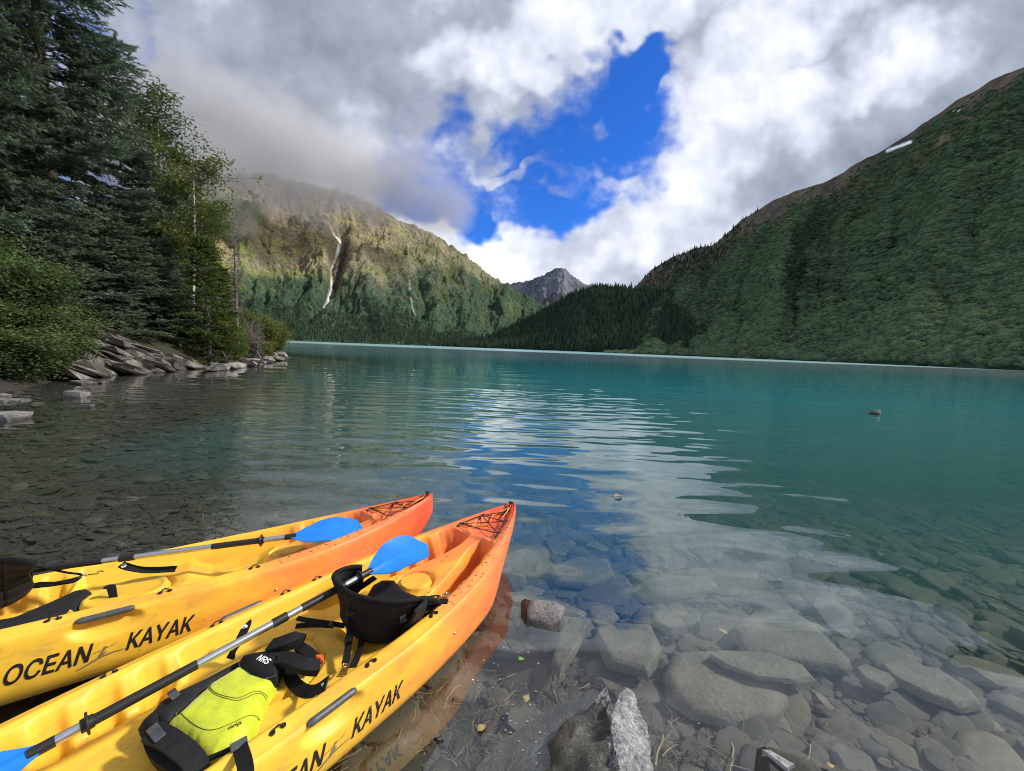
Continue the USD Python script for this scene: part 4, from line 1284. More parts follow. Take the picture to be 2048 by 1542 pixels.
def spruce(seed, H, R, low=.06, dens=1.0, droop=.25, twig=1.0, whorl=.42):
    """(trunk mesh, limbs mesh, crown soup, tip values)."""
    r = np.random.default_rng(seed)
    tk, axis = trunk_mesh(H, H * .016 + .03, .02, (r.normal(0, .15), r.normal(0, .15)), seed)
    pos, X, U, sc, tip, limbs = [], [], [], [], [], []
    z = low * H
    az0 = 0.0
    while z < H * .985:
        h = z / H
        Lmax = R * (1 - h) ** .72 * (1 if h > .12 else .85 + 1.2 * h)
        nb = int(r.integers(5, 8))
        for b in range(nb):
            a = az0 + 2 * math.pi * b / nb + r.uniform(-.35, .35)
            L = Lmax * r.uniform(.62, 1.08)
            if L < .25:
                L = .25
            base = np.array([np.interp(z, axis[:, 2], axis[:, 0]), np.interp(z, axis[:, 2], axis[:, 1]), z + r.uniform(-.15, .15)])
            out = np.array([math.cos(a), math.sin(a), 0])
            rise = np.interp(h, [0, .4, .8, 1], [-.10, .02, .35, .9])
            n = max(4, int(L / .19))
            s = np.linspace(0, 1, n)
            dz = rise * L * s - droop * L * s ** 1.6 * (1 - h) + .22 * L * s ** 4 * (1 - h)
            P = base + out * (L * s)[:, None] + np.c_[np.zeros(n), np.zeros(n), dz]
            P[:, :2] += r.normal(0, .02 * L, 2) * (s ** 2)[:, None]
            limbs.append(tube_(P, np.linspace(.012 + .012 * L, .004, n), 4))
            side = np.array([-out[1], out[0], 0])
            for i in range(max(1, int(n * .22)), n):
                tdir = P[i] - P[i - 1]; tdir /= np.linalg.norm(tdir) + 1e-9
                wlen = min(.34 * L, .95) * math.sin(math.pi * min(1, .18 + .82 * (1 - s[i]))) * r.uniform(.6, 1.15)
                for sg in (-1, 1):
                    if r.random() > .95 * dens:
                        continue
                    d = tdir * .75 + side * sg * r.uniform(.6, .95) + np.array([0, 0, r.uniform(-.22, .10)])
                    d /= np.linalg.norm(d)
                    m = max(1, int(wlen / .115))
                    for q in range(m):
                        f = (q + r.uniform(0, .7)) / m
                        pos.append(P[i] + d * wlen * f + np.array([0, 0, -.10 * wlen * f ** 2 - r.uniform(0, .03)]))
                        X.append(d + r.normal(0, .28, 3) + tdir * .3)
                        U.append((0, 0, 1)); sc.append(r.uniform(.9, 1.5) * twig)
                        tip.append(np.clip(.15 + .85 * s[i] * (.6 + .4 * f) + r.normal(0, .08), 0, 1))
            pos.append(P[-1]); X.append(P[-1] - P[-2]); U.append((0, 0, 1)); sc.append(1.1 * twig); tip.append(1.0)
        az0 += 2.4
        z += whorl * r.uniform(.75, 1.25) * np.interp(h, [0, .6, 1], [1, .9, .55])
    tri = place(TWIGS, np.array(pos), np.array(X), np.array(U, float), np.array(sc), seed)
    (V, Fc), tv = soup(tri, np.array(tip))
    return tk, join_(limbs), (V, Fc), tv


def join_(ms):
    return trimesh.util.concatenate(ms)


def leaf_shape(L, W):
    return np.array([[[0, 0, 0], [L * .5, W * .5, .15 * W], [L, 0, 0]], [[0, 0, 0], [L, 0, 0], [L * .5, -W * .5, .15 * W]]])


def leafy(seed, H, Rx, crown0, n_limb, n_leaf, leafL, trunk_r, stems=1, lean=(0, 0), up=.9, clump=.35, bark=None, flat=1.0):
    """A broadleaf tree or bush: (trunk, limbs, leaves, tips)."""
    r = np.random.default_rng(seed)
    limbs, ends = [], []
    tks = []
    for sidx in range(stems):
        a0 = 2 * math.pi * sidx / max(stems, 1) + r.uniform(-.4, .4)
        ln = np.array(lean) + (0 if stems == 1 else 1) * np.array([math.cos(a0), math.sin(a0)]) * Rx * .65 * r.uniform(.3, 1.1)
        hh = H * (1 if stems == 1 else r.uniform(.6, 1.0))
        tk, ax = trunk_mesh(hh, trunk_r, trunk_r * .2, ln, seed + sidx, 8, .25)
        tks.append(tk)
        for b in range(n_limb):
            z = hh * np.interp(b / n_limb, [0, 1], [crown0, .98])
            o = np.array([np.interp(z, ax[:, 2], ax[:, i]) for i in (0, 1)] + [z])
            a = r.uniform(0, 2 * math.pi)
            h = (z / hh - crown0) / (1 - crown0 + 1e-6)
            L = Rx * (.45 + .75 * math.sin(math.pi * min(max(h * .8 + .18, 0), 1))) * r.uniform(.55, 1.1) * (1 if stems == 1 else .6)
            d = np.array([math.cos(a), math.sin(a), up * r.uniform(.2, 1.0)]); d /= np.linalg.norm(d)
            s = np.linspace(0, 1, 6)[:, None]
            P = o + d * L * s + np.array([0, 0, .12 * L]) * s ** 2 + np.cumsum(r.normal(0, .03 * L, (6, 3)), 0) * s
            limbs.append(tube_(P, np.linspace(trunk_r * .35, .006, 6), 4))
            for q in (2, 3, 4, 5):
                ends.append(P[q])
                for _ in range(2):
                    e = P[q] + np.array([r.normal(0, .22), r.normal(0, .22), r.normal(.05, .16)]) * L
                    limbs.append(tube_(np.array([P[q], (P[q] + e) / 2 + [0, 0, .02], e]), np.array([.009, .006, .003]), 3))
                    ends.append(e)
    ends = np.array(ends)
    pick = r.integers(0, len(ends), n_leaf)
    c = ends[pick] + r.normal(0, clump, (n_leaf, 3)) * [1, 1, .75 * flat]
    c[:, 2] = np.maximum(c[:, 2], .05)
    X = r.normal(0, 1, (n_leaf, 3)); X[:, 2] = X[:, 2] * .5 - .25
    U = np.c_[r.normal(0, .55, n_leaf), r.normal(0, .55, n_leaf), np.ones(n_leaf)]
    leaves = [leaf_shape(leafL * q, leafL * q * .62) for q in (.8, 1.0, 1.2)]
    tri = place(leaves, c, X, U, np.ones(n_leaf), seed)
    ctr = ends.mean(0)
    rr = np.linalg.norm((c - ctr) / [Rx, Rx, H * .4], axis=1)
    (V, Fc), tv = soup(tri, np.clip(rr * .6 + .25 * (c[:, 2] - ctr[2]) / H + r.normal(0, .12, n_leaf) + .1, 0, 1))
    return join_(tks), join_(limbs), (V, Fc), tv


def plant(name, label, cat, built, loc, mats, rotz=0.0, group=None, scale=None):
    tk, lb, cr, tv = built
    t = thing(name, label, cat, loc, rotz, group, scale=scale)
    part(t, "trunk", tk, mats[0], smooth=True)
    part(t, "limbs", lb, mats[1], kind="stuff")
    if cr is not None:
        p = part(t, "crown", cr, mats[2], kind="stuff")
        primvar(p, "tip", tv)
    return t


def ground_at(x, y):
    return float(bed_z(np.array([x]), np.array([y]))[0])


def spot(u, y, dz=0.0):
    x = (u - 1024) / FPX * y
    return (x, y, ground_at(x, y) + dz)


SP = (m_bark, m_bark, m_spruce)
big = plant("spruce_tree", "tallest dark spruce above the slate cliff, its low boughs sweeping over the rocks", "tree", spruce(1, 24.5, 6.4, low=.07, whorl=.50, dens=.9), spot(118, 20.5), SP)
sp2 = plant("spruce_tree", "dark spruce at the left edge, blue sky showing between its boughs", "tree", spruce(2, 19.0, 4.4, low=.05, dens=.72, whorl=.55), spot(-60, 16.5), SP)
copy(sp2.GetPath(), "spruce_tree", "spruce standing behind the tallest spruce, half hidden to its left", "tree", spot(40, 26), 140, scale=1.05)
sp3b = spruce(3, 9.5, 3.3, low=.04, droop=.20)
sp3 = plant("spruce_tree", "mid-sized spruce in front of the birch, right of the tallest spruce", "tree", sp3b, spot(300, 23.5), SP)
copy(sp3.GetPath(), "spruce_tree", "low broad spruce leaning over the slate cliff under the tallest spruce", "tree", spot(190, 19.6, -.4), 75, scale=(1.25, 1.25, .62))
copy(sp3.GetPath(), "spruce_tree", "small spruce behind the alder bush at the left edge", "tree", spot(20, 17.5, -.2), 200, scale=.72)
copy(sp3.GetPath(), "spruce_tree", "low spruce boughs hanging over the right half of the slate cliff", "tree", spot(262, 20.8, -.5), 20, scale=(1.0, 1.0, .55))
copy(sp3.GetPath(), "spruce_tree", "low dark spruce on top of the slate cliff's left half", "tree", spot(128, 17.6, -.3), 300, scale=(.85, .85, .55))
copy(sp3.GetPath(), "spruce_tree", "low spruce between the slate cliff's crest and the birch", "tree", spot(318, 22.0, -.5), 250, scale=(.9, .9, .6))
yg = plant("spruce_tree", "small yellowish spruce at the water's edge, left of the bare dead trunk", "tree", spruce(4, 7.0, 1.95, low=.02, droop=.22, whorl=.30), (-17.0, 21.6, ground_at(-17.0, 21.6) - .2), (m_bark, m_bark, m_spruce_y))
copy(yg.GetPath(), "spruce_tree", "young spruce just behind the yellowish one, below the birch crown", "tree", spot(348, 26.5), 100, scale=1.0)
copy(yg.GetPath(), "spruce_tree", "little spruce between the dead trunk and the bushes at the tip of the point", "tree", spot(452, 26.5), 10, scale=.72)
birch = plant("birch_tree", "birch with a white trunk and a yellow-green crown above the small spruce", "tree", leafy(11, 10.6, 2.2, .42, 30, 7000, .17, .11, lean=(.6, 0), clump=.22), spot(384, 23.6), (m_birch, m_dead, m_birchleaf))
cot = plant("cottonwood_tree", "green broadleaf tree between the tallest spruce and the birch", "tree", leafy(12, 15.5, 2.6, .25, 40, 13000, .19, .16, clump=.36), spot(336, 28.5), (m_birch, m_bark, m_greenleaf))
copy(cot.GetPath(), "cottonwood_tree", "green broadleaf tree showing behind the birch trunk", "tree", spot(420, 31.0), 120, scale=.62)

# the bare trunk and the grey dead bush
rr = np.random.default_rng(55)
tk, ax = trunk_mesh(8.0, .13, .03, (.05, 0), 77, 9, .10)
tw = []
for q in range(120):
    z = rr.uniform(1.2, 7.9)
    o = np.array([np.interp(z, ax[:, 2], ax[:, 0]), np.interp(z, ax[:, 2], ax[:, 1]), z])
    a, L = rr.uniform(0, 6.28), rr.uniform(.15, .75) * (1.25 - z / 9)
    e = o + np.array([math.cos(a) * L, math.sin(a) * L, rr.uniform(-.35, .05) * L])
    tw.append(tube_(np.array([o, (o + e) / 2 + [0, 0, .04 * L], e]), np.array([.026, .018, .009]), 3))
    for _ in range(2):
        s = rr.uniform(.4, 1); m = o + (e - o) * s
        tw.append(tube_(np.array([m, m + rr.normal(0, .13, 3), m + rr.normal(0, .2, 3)]), np.array([.014, .011, .007]), 3))
plant("dead_tree", "bare dead trunk with short broken twigs at the edge of the point", "tree", (tk, join_(tw), None, None), spot(474, 26.2), (m_dead, m_dead))


def dead_bush(seed, H, R, n):
    r = np.random.default_rng(seed)
    st, tws = [], []
    for i in range(9):
        a = r.uniform(0, 6.28)
        e = np.array([math.cos(a) * R * r.uniform(.3, .9), math.sin(a) * R * r.uniform(.3, .9), H * r.uniform(.5, 1)])
        P = np.linspace(0, 1, 6)[:, None] * e + np.cumsum(r.normal(0, .05, (6, 3)), 0)
        st.append(tube_(P, np.linspace(.03, .008, 6), 4))
        for q in range(n // 9):
            k = r.integers(1, 6); o = P[k]
            d = r.normal(0, .3, 3) + [0, 0, .12]
            tws.append(tube_(np.array([o, o + d * .5 + r.normal(0, .03, 3), o + d, o + d * 1.4 + r.normal(0, .1, 3)]), np.array([.016, .013, .010, .006]), 3))
    return join_(st), join_(tws), None, None


plant("dead_bush", "grey tangle of bare twigs beside the dead trunk", "bush", dead_bush(61, 2.7, 1.5, 620), spot(503, 28.0, -.1), (m_dead, m_dead))
for (u, v, lab) in ((525, 722, "pale dead branch leaning into the water left of the stone heap"), (455, 720, "bare dead branch hanging down to the water under the yellowish spruce")):
    o = on_plane(u - 10, v + 12, -.1); e = on_plane(u + 2, v - 12, .9)
    br = join_([tube_(np.array([o, (o + e) / 2 + [.05, 0, .05], e]), np.array([.05, .04, .03]), 6), tube_(np.array([(o + e) / 2, (o + e) / 2 + [.3, 0, .35]]), np.array([.03, .015]), 5), tube_(np.array([o * .3 + e * .7, o * .3 + e * .7 + [-.2, 0, .4]]), np.array([.025, .012]), 5)])
    solo("dead_branch", br, m_dead, lab, "branch")

AL = (m_bark, m_bark, m_alderleaf)
al = leafy(21, 2.9, 1.75, .12, 9, 13000, .125, .035, stems=9, clump=.20, up=1.0)
alder = plant("alder_bush", "leafy green alder bush at the left edge, on the shore before the spruces", "bush", al, spot(40, 13.6, -.1), AL)
copy(alder.GetPath(), "alder_bush", "lower alder bush drooping to the water beside the slate cliff", "bush", spot(103, 13.9, -.35), 130, scale=(.78, .78, .62))
copy(alder.GetPath(), "alder_bush", "alder bush behind the leafy one, cut by the left edge", "bush", spot(-60, 14.5, 0), 40, scale=1.1)
copy(alder.GetPath(), "alder_bush", "low alder bush at the cliff's left foot, almost in the water", "bush", spot(60, 12.5, -.45), 260, scale=(.7, .7, .5))
en = plant("willow_bush", "green bush at the very tip of the wooded point", "bush", leafy(22, 3.1, 1.5, .1, 10, 7500, .16, .04, stems=7, clump=.22, up=1.0), spot(545, 33.0, -.2), (m_bark, m_bark, m_birchleaf))
copy(en.GetPath(), "willow_bush", "green bush behind the grey twigs near the tip of the point", "bush", spot(520, 31.0, 0), 80, scale=.9)
copy(en.GetPath(), "willow_bush", "yellow-green bush between the yellowish spruce and the dead trunk", "bush", spot(448, 24.5, 0), 170, scale=.75)
copy(en.GetPath(), "willow_bush", "yellow-green bush low behind the dead trunk", "bush", spot(478, 29.0, 0), 230, scale=.85)
copy(en.GetPath(), "willow_bush", "small bush overhanging the stone heap at the point", "bush", spot(528, 29.0, -.3), 300, scale=.6)

copy(alder.GetPath(), "alder_bush", "dark low bush on the crest of the slate cliff", "bush", spot(215, 18.6, -.5), 15, scale=(.8, .8, .42))
copy(alder.GetPath(), "alder_bush", "low bush between the slate cliff and the yellowish spruce", "bush", spot(345, 21.6, -.4), 95, scale=(.7, .7, .5))
copy(alder.GetPath(), "alder_bush", "bush under the tallest spruce, left of the cliff crest", "bush", spot(150, 16.6, -.3), 190, scale=(.8, .8, .5))

copy(alder.GetPath(), "alder_bush", "bright low alder bush hanging over the water left of the slate cliff", "bush", spot(28, 12.9, -.55), 330, scale=(1.0, 1.0, .62))
copy(alder.GetPath(), "alder_bush", "alder bush just left of the slate cliff, its leaves touching the first slabs", "bush", spot(92, 13.4, -.55), 60, scale=(.8, .8, .62))
copy(alder.GetPath(), "alder_bush", "alder bush at the very left edge, lowest over the water", "bush", spot(-25, 12.0, -.5), 210, scale=(.9, .9, .6))
copy(alder.GetPath(), "alder_bush", "alder bush on the near shore just above the flat pale stones", "bush", spot(-8, 11.0, -.45), 110, scale=(.85, .85, .55))
copy(alder.GetPath(), "alder_bush", "small alder bush trailing in the water between the left edge and the first slabs", "bush", spot(52, 12.2, -.62), 15, scale=(.75, .75, .5))
# ------------------------------------------------------------------ seats, straps and the life vest


def at(*uvz):
    return np.array([on_plane(u, v, z) for u, v, z in uvz])


def loft(bottom, top, rows=26, cols=70, bulge=0.02, thick=0.028, ribs=5):
    """A padded sheet between two edge curves, with stitched channels across it."""
    b, t = spline(bottom, cols), spline(top, cols)
    s = np.linspace(0, 1, rows)[:, None, None]
    mid = b[None] * (1 - s) + t[None] * s
    n = np.cross(np.gradient(mid, axis=1), np.gradient(mid, axis=0))
    n /= np.linalg.norm(n, axis=-1, keepdims=True) + 1e-9
    c = np.linspace(0, 1, cols)[None, :, None]
    e = np.clip(np.minimum(np.minimum(s, 1 - s) * 9, np.minimum(c, 1 - c) * 14), 0, 1) ** .5
    seam = np.minimum(np.abs((s * ribs) % 1.0 - .5) * 2, 1)
    seam = 1 - .35 * np.clip((seam - .8) / .2, 0, 1)
    vs = 1 - .35 * np.exp(-((c - .36) / .012) ** 2) - .35 * np.exp(-((c - .64) / .012) ** 2)
    wr = (fbm(mid * 18, 3, 4) - .5)[..., None] * .010
    h = thick * e * seam * vs + wr * e
    bl = bulge * np.sin(s * math.pi)
    o, i = mid + n * (bl + h), mid + n * (bl - h)
    V = np.vstack([o.reshape(-1, 3), i.reshape(-1, 3)])
    f = grid_faces(rows, cols); N = rows * cols
    e_ = np.array(list(range(cols)) + [k * cols + cols - 1 for k in range(1, rows)] + [(rows - 1) * cols + k for k in range(cols - 2, -1, -1)] + [k * cols for k in range(rows - 2, 0, -1)])
    e2 = np.roll(e_, -1)
    F = np.vstack([f, f[:, ::-1] + N, np.stack([e_, e2, e2 + N, e_ + N], -1)])
    return trimesh.Trimesh(V, np.vstack([F[:, [0, 1, 2]], F[:, [0, 2, 3]]]), process=True)


def buckle(p, x, up=(0, 0, 1), size=(.03, .036, .008)):
    return rbox(size, .003, (0, 0, 0), frame(x, up, p))


def clip(p, q):
    """A snap hook from p (strap end) to q (pad eye)."""
    p, q = np.asarray(p, float), np.asarray(q, float)
    d = q - p; L = np.linalg.norm(d); d /= L
    s = np.cross(d, [0, 0, 1.0]); s /= np.linalg.norm(s)
    ring = [p + s * .011 * math.cos(a) + d * .010 * math.sin(a) for a in np.linspace(0, 2 * math.pi, 15)]
    hook = spline([p + d * .010, p + d * .018, p + d * L * .55 + s * .008, p + d * L * .9 + s * .008, q + s * .001, q - s * .008 - d * .004, p + d * L * .72 - s * .008], 22)
    return join(tube(ring, .0030, 7), tube(hook, .0032, 7), trimesh.creation.icosphere(1, .0065).apply_translation(p + d * .016))


seat1 = thing("folding_chair", "black padded kayak chair strapped upright in the near kayak before the life vest", "chair")
top = at((724, 1134, .47), (694, 1136, .485), (669, 1149, .49), (679, 1171, .49), (702, 1187, .49), (740, 1199, .485), (782, 1204, .475), (850, 1197, .43), (880, 1208, .36))
bot = at((730, 1170, .30), (706, 1195, .22), (688, 1222, .20), (696, 1258, .19), (722, 1280, .185), (755, 1287, .18), (790, 1281, .18), (838, 1246, .19), (872, 1224, .22))
part(seat1, "backrest", loft(bot, top, bulge=-.012, thick=.016), m_neo, smooth=50)
part(seat1, "top_piping", tube(spline(top, 60), .011, 9), m_web, smooth=60)
part(seat1, "side_panel", ribbon(at((842, 1210, .43), (832, 1235, .33), (812, 1262, .22)), .07, .010, up=(.6, -.6, .5)), m_neo2, smooth=40)
sp = Polygon([tuple(on_plane(u, v, .24)[:2]) for u, v in ((716, 1205), (742, 1168), (765, 1160), (792, 1163), (812, 1183), (842, 1196), (850, 1225), (800, 1262), (745, 1270), (712, 1248))])
part(seat1, "seat_cushion", pillow(list(sp.exterior.coords)[:-1], lambda x, y, d: .20 + .05 * (1 - np.exp(-d / .02)) + .035 * sstep(.35, .60, (x + .9) * .6 + (y - 1.5) * .8 - .1), lambda x, y, d: .195 - 0 * x), m_neo, smooth=50)
# straps: middle of the back down to the starboard pad eye, and to port and forward
back1 = at((705, 1215, .40), (702, 1240, .30), (697, 1290, .27), (690, 1328, .25))
part(seat1, "strap", ribbon(back1, .030, up=(.2, -.9, .4)), m_web, smooth=40)
part(seat1, "strap", ribbon(at((722, 1280, .20), (716, 1310, .24), (705, 1335, .25)), .030, up=(0, -.5, .9)), m_web, smooth=40)
part(seat1, "buckle", buckle(back1[0] * .15 + back1[2] * .85 + [0, -.004, .006], back1[2] - back1[1], (.2, -.9, .4)), m_black, smooth=40)
part(seat1, "buckle", buckle(at((704, 1222, .385))[0] + [0, -.008, .004], back1[2] - back1[1], (.2, -.9, .4), (.034, .042, .010)), m_black, smooth=40)
part(seat1, "clip", clip(at((690, 1330, .255))[0], at((685, 1352, .27))[0]), m_brass, smooth=40)
part(seat1, "strap", ribbon(at((884, 1201, .34), (862, 1215, .345), (838, 1226, .345), (800, 1240, .34)), .026, up=(.5, -.5, .7)), m_web, smooth=40)
part(seat1, "strap", ribbon(at((896, 1203, .36), (880, 1204, .36), (862, 1216, .35)), .028, up=(0, -.3, .95)), m_web, smooth=40)
part(seat1, "buckle", buckle(at((806, 1236, .36))[0], at((838, 1226, .355))[0] - at((800, 1240, .35))[0], (.4, -.6, .7)), m_black, smooth=40)
part(seat1, "strap_loop", tube(spline(at((850, 1192, .43), (866, 1192, .40), (878, 1194, .375), (872, 1200, .365), (856, 1208, .36)), 24), .004, 7), m_web, smooth=60)
part(seat1, "clip", clip(at((878, 1194, .375))[0], at((898, 1187, .355))[0]), m_brass, smooth=40)
part(seat1, "strap", ribbon(at((595, 1236, .24), (632, 1243, .26), (668, 1248, .26), (690, 1252, .26)), .022, up=(0, -.5, .9)), m_web, smooth=40)
part(seat1, "strap", ribbon(at((592, 1252, .20), (630, 1250, .22), (668, 1252, .25)), .022, up=(0, -.6, .8)), m_web, smooth=40)
part(seat1, "buckle", join([trimesh.creation.icosphere(2, .013).apply_translation(at((664, 1248, .27))[0])]), m_black, smooth=True)
part(seat1, "strap", ribbon(at((722, 1175, .30), (735, 1165, .33), (750, 1155, .33)), .030, up=(.3, -.4, .8)), m_web, smooth=40)

seat2 = thing("folding_chair", "black padded kayak chair at the left edge, in the rear kayak", "chair")
top = at((70, 1128, .50), (45, 1121, .52), (0, 1118, .53), (-60, 1122, .53), (-120, 1140, .52))
bot = at((52, 1170, .28), (28, 1205, .25), (-10, 1222, .24), (-60, 1228, .24), (-120, 1226, .24))
part(seat2, "backrest", loft(bot, top, bulge=.008, thick=.022), m_neo2, smooth=50)
part(seat2, "top_piping", tube(spline(top, 40), .012, 9), m_web, smooth=60)
pad = [tuple(on_plane(u, v, .24)[:2]) for u, v in ((-60, 1262), (-20, 1238), (30, 1230), (95, 1203), (150, 1178), (176, 1173), (186, 1181), (182, 1192), (166, 1205), (158, 1222), (130, 1233), (70, 1246), (10, 1262), (-50, 1285))]
part(seat2, "seat_cushion", pillow(pad, lambda x, y, d: .222 + .022 * (1 - np.exp(-d / .012)), lambda x, y, d: .215 + 0 * x), m_neo2, smooth=50)
part(seat2, "strap_loop", tube(spline(at((58, 1132, .44), (110, 1140, .36), (150, 1147, .335), (163, 1150, .33), (158, 1158, .325), (110, 1166, .31), (55, 1176, .29)), 40), .0055, 7), m_web, smooth=60)
part(seat2, "strap", ribbon(at((45, 1176, .28), (90, 1170, .30), (130, 1164, .315), (156, 1157, .325)), .024, up=(0, -.6, .8)), m_web, smooth=40)
part(seat2, "clip", clip(at((164, 1152, .33))[0], at((206, 1143, .325))[0]), m_brass, smooth=40)
part(seat2, "strap", ribbon(at((60, 1140, .40), (60, 1158, .35), (54, 1180, .29)), .022, up=(.2, -.8, .5)), m_web, smooth=40)
part(seat2, "clip", clip(at((125, 1232, .28))[0], at((146, 1228, .30))[0]), m_brass, smooth=40)

# loose paddle straps with a white stud
for nm, stud, pts, lab in (("strap", (249, 1132, .335), ((243, 1129, .335), (256, 1134, .33), (280, 1139, .30), (310, 1140, .28), (352, 1138, .27)), "black webbing strap with a white stud on the far inner side of the rear kayak"),
                           ("strap", (490, 1256, .325), ((494, 1246, .325), (488, 1262, .325), (480, 1278, .31), (470, 1298, .26), (460, 1318, .22)), "black webbing strap with a white stud hanging inside the near kayak under the paddle shaft")):
    th = thing("keeper_strap", lab, "strap")
    part(th, "webbing", ribbon(at(*pts), .036, .003, up=(0, -.55, .85)), m_web, smooth=40)
    c = at(stud)[0]
    fr = frame((1, 0, 0), (0, -.6, .8), c + np.array([0, -.003, .004]))
    m = trimesh.creation.cylinder(.012, .005, sections=24, transform=fr)
    s = part(th, "stud", m, m_white, smooth=40)
    part(s, "rivet", trimesh.creation.cylinder(.005, .008, sections=16, transform=fr), m_steel, smooth=40)
th = thing("keeper_strap", "short black strap standing up on the round lid of the rear kayak", "strap")
part(th, "webbing", ribbon(at((235, 1216, .215), (229, 1200, .235), (225, 1185, .27), (220, 1172, .30), (214, 1178, .295)), .034, .004, up=((0, -.8, .6), (0, -.9, .4), (.1, -.9, .4), (0, -.3, .9), (0, .5, .8))), m_web, smooth=40)
th = thing("keeper_strap", "black strap lying over the starboard edge of the near kayak behind the life vest", "strap")
part(th, "webbing", ribbon(at((577, 1338, .235), (585, 1362, .225), (610, 1382, .235), (636, 1378, .29), (654, 1366, .335)), .046, .004, up=(0, -.45, .9)), m_web, smooth=40)
part(th, "rivet", trimesh.creation.icosphere(2, .007).apply_translation(at((646, 1369, .325))[0]), m_steel, smooth=True)

# ------------------------------------------------------------------ the life vest
vest = thing("life_vest", "lime yellow life vest with black straps lying in the near kayak", "life vest")
zc = .275


def ring_at(uv, z=zc):
    return [tuple(on_plane(u, v, z)[:2]) for u, v in uv]


lime_px = [(482, 1318), (452, 1335), (415, 1358), (384, 1385), (352, 1415), (326, 1437), (334, 1449), (362, 1472), (392, 1497), (414, 1514), (428, 1509), (450, 1500), (476, 1487), (494, 1470), (512, 1440), (524, 1410), (536, 1382), (556, 1352), (553, 1344), (520, 1330)]
lime = ring_at(lime_px)
LP = Polygon(lime)


def vest_top(x, y, d):
    w = fbm(np.stack([x * 12, y * 12, 0 * x], -1), 4, 8) - .5
    cr = fbm(np.stack([x * 60 + y * 30, y * 18 - x * 18, 0 * x], -1), 3, 9) - .5
    return .222 + .062 * (1 - np.exp(-d / .022)) + .012 * w * sstep(0, .03, d) + .010 * cr * sstep(.05, .0, d) * sstep(0, .006, d)


g = G("lime_nylon")
pos = g.n("texture_coordinate") + ".object"
nz = g.noise(pos, 30.0, 4, 0.6) + ".fac"
c = g.ramp(nz, [(0.3, (0.40, 0.47, 0.010)), (0.7, (0.52, 0.60, 0.018))])
cr = g.noise(g.n("mapping", vector=pos, rotation=(0, 0, 0.6), scale=(30, 75, 30)) + ".vector", 1.0, 4, 0.65, 0.8) + ".fac"
wv = g.noise(pos, 900.0, 2, 0.5) + ".fac"
nb = g.n("bump", height=g.m("multiply_add", wv, 0.06, cr), strength=0.7, distance=0.003) + ".normal"
m_lime = g.done(g.n("principled_bsdf", base_color=c, roughness=0.5, normal=nb, sheen_weight=0.2) + ".BSDF")
part(vest, "front_panel", pillow(lime, vest_top, lambda x, y, d: .205 + 0 * x, h=.007), m_lime, smooth=60)
# stitched lines, just proud of the panel


def stitch(uv):
    p = spline(at(*[(u, v, zc) for u, v in uv]), 60)
    d = shapely.distance(LP.exterior, shapely.points(p[:, :2]))
    p[:, 2] = vest_top(p[:, 0], p[:, 1], d) + .0006
    return tube(p, .0013, 6)


m_stitch = plain("dark_stitching", (0.10, 0.12, 0.008), 0.8)
for uv in ([(448, 1339), (424, 1360), (421, 1376), (436, 1392), (462, 1400), (480, 1399), (505, 1386), (522, 1380), (535, 1378)], [(443, 1342), (420, 1362), (418, 1378), (434, 1395), (462, 1404), (482, 1403), (508, 1389), (533, 1382)],
           [(352, 1410), (360, 1425), (380, 1442), (402, 1458), (425, 1462), (452, 1455), (480, 1440), (505, 1424), (519, 1418)]):
    part(vest, "stitching", stitch(uv), m_stitch, smooth=60)
yoke_px = [(481, 1324), (476, 1316), (484, 1307), (508, 1300), (535, 1296), (552, 1288), (572, 1300), (573, 1318), (566, 1330), (556, 1352), (530, 1355), (512, 1354), (494, 1344)]
yoke = ring_at(yoke_px, .285)
YP = Polygon(yoke)
part(vest, "yoke", pillow(yoke, lambda x, y, d: .262 + .036 * (1 - np.exp(-d / .016)), lambda x, y, d: .225 + 0 * x, h=.008), m_neo, smooth=60)


def on_yoke(mesh, o, r, s, poly, base, amp, k, lift):
    """Prints a flat mesh on a padded panel: o origin, r the way it reads."""
    r = np.asarray(r, float)[:2]; r = r / np.linalg.norm(r); t = np.array([-r[1], r[0]])
    v = mesh.vertices
    xy = np.asarray(o)[:2] + v[:, :1] * s * r + v[:, 1:2] * s * t
    return xy, v, mesh.faces


nrs = lettering("NRS", .016, bold=True, maxedge=.006)
o, e = on_plane(511, 1318, .297), on_plane(533, 1329, .297)
xy, v, f = on_yoke(nrs, o, e - o, np.linalg.norm(e - o) / nrs.bounds[1][0], YP, 0, 0, 0, 0)
d = shapely.distance(YP.exterior, shapely.points(xy))
part(vest, "emblem", trimesh.Trimesh(np.c_[xy, .262 + .036 * (1 - np.exp(-d / .016)) + .0014 + v[:, 2]], f, process=False), plain("white_print", (0.75, 0.76, 0.76), .6), kind="stuff")
nin = lettering("ninja", .016, bold=False, maxedge=.006)
o, e = on_plane(457, 1459, .283), on_plane(483, 1443, .283)
xy, v, f = on_yoke(nin, o, e - o, np.linalg.norm(e - o) / nin.bounds[1][0], LP, 0, 0, 0, 0)
d = shapely.distance(LP.exterior, shapely.points(xy))
part(vest, "lettering", trimesh.Trimesh(np.c_[xy, vest_top(xy[:, 0], xy[:, 1], d) + .0016 + v[:, 2]], f, process=False), m_ink, kind="stuff")
yo = spline(at(*[(u, v, .285) for u, v in [(484, 1309), (478, 1318), (484, 1328), (497, 1341), (514, 1351), (532, 1352), (552, 1348)]]), 40)
dd = shapely.distance(YP.exterior, shapely.points(yo[:, :2]))
yo[:, 2] = .262 + .036 * (1 - np.exp(-dd / .016)) + .0006
part(vest, "stitching", tube(yo, .0011, 6), plain("grey_stitching", (0.16, 0.16, 0.16), .8), smooth=60)


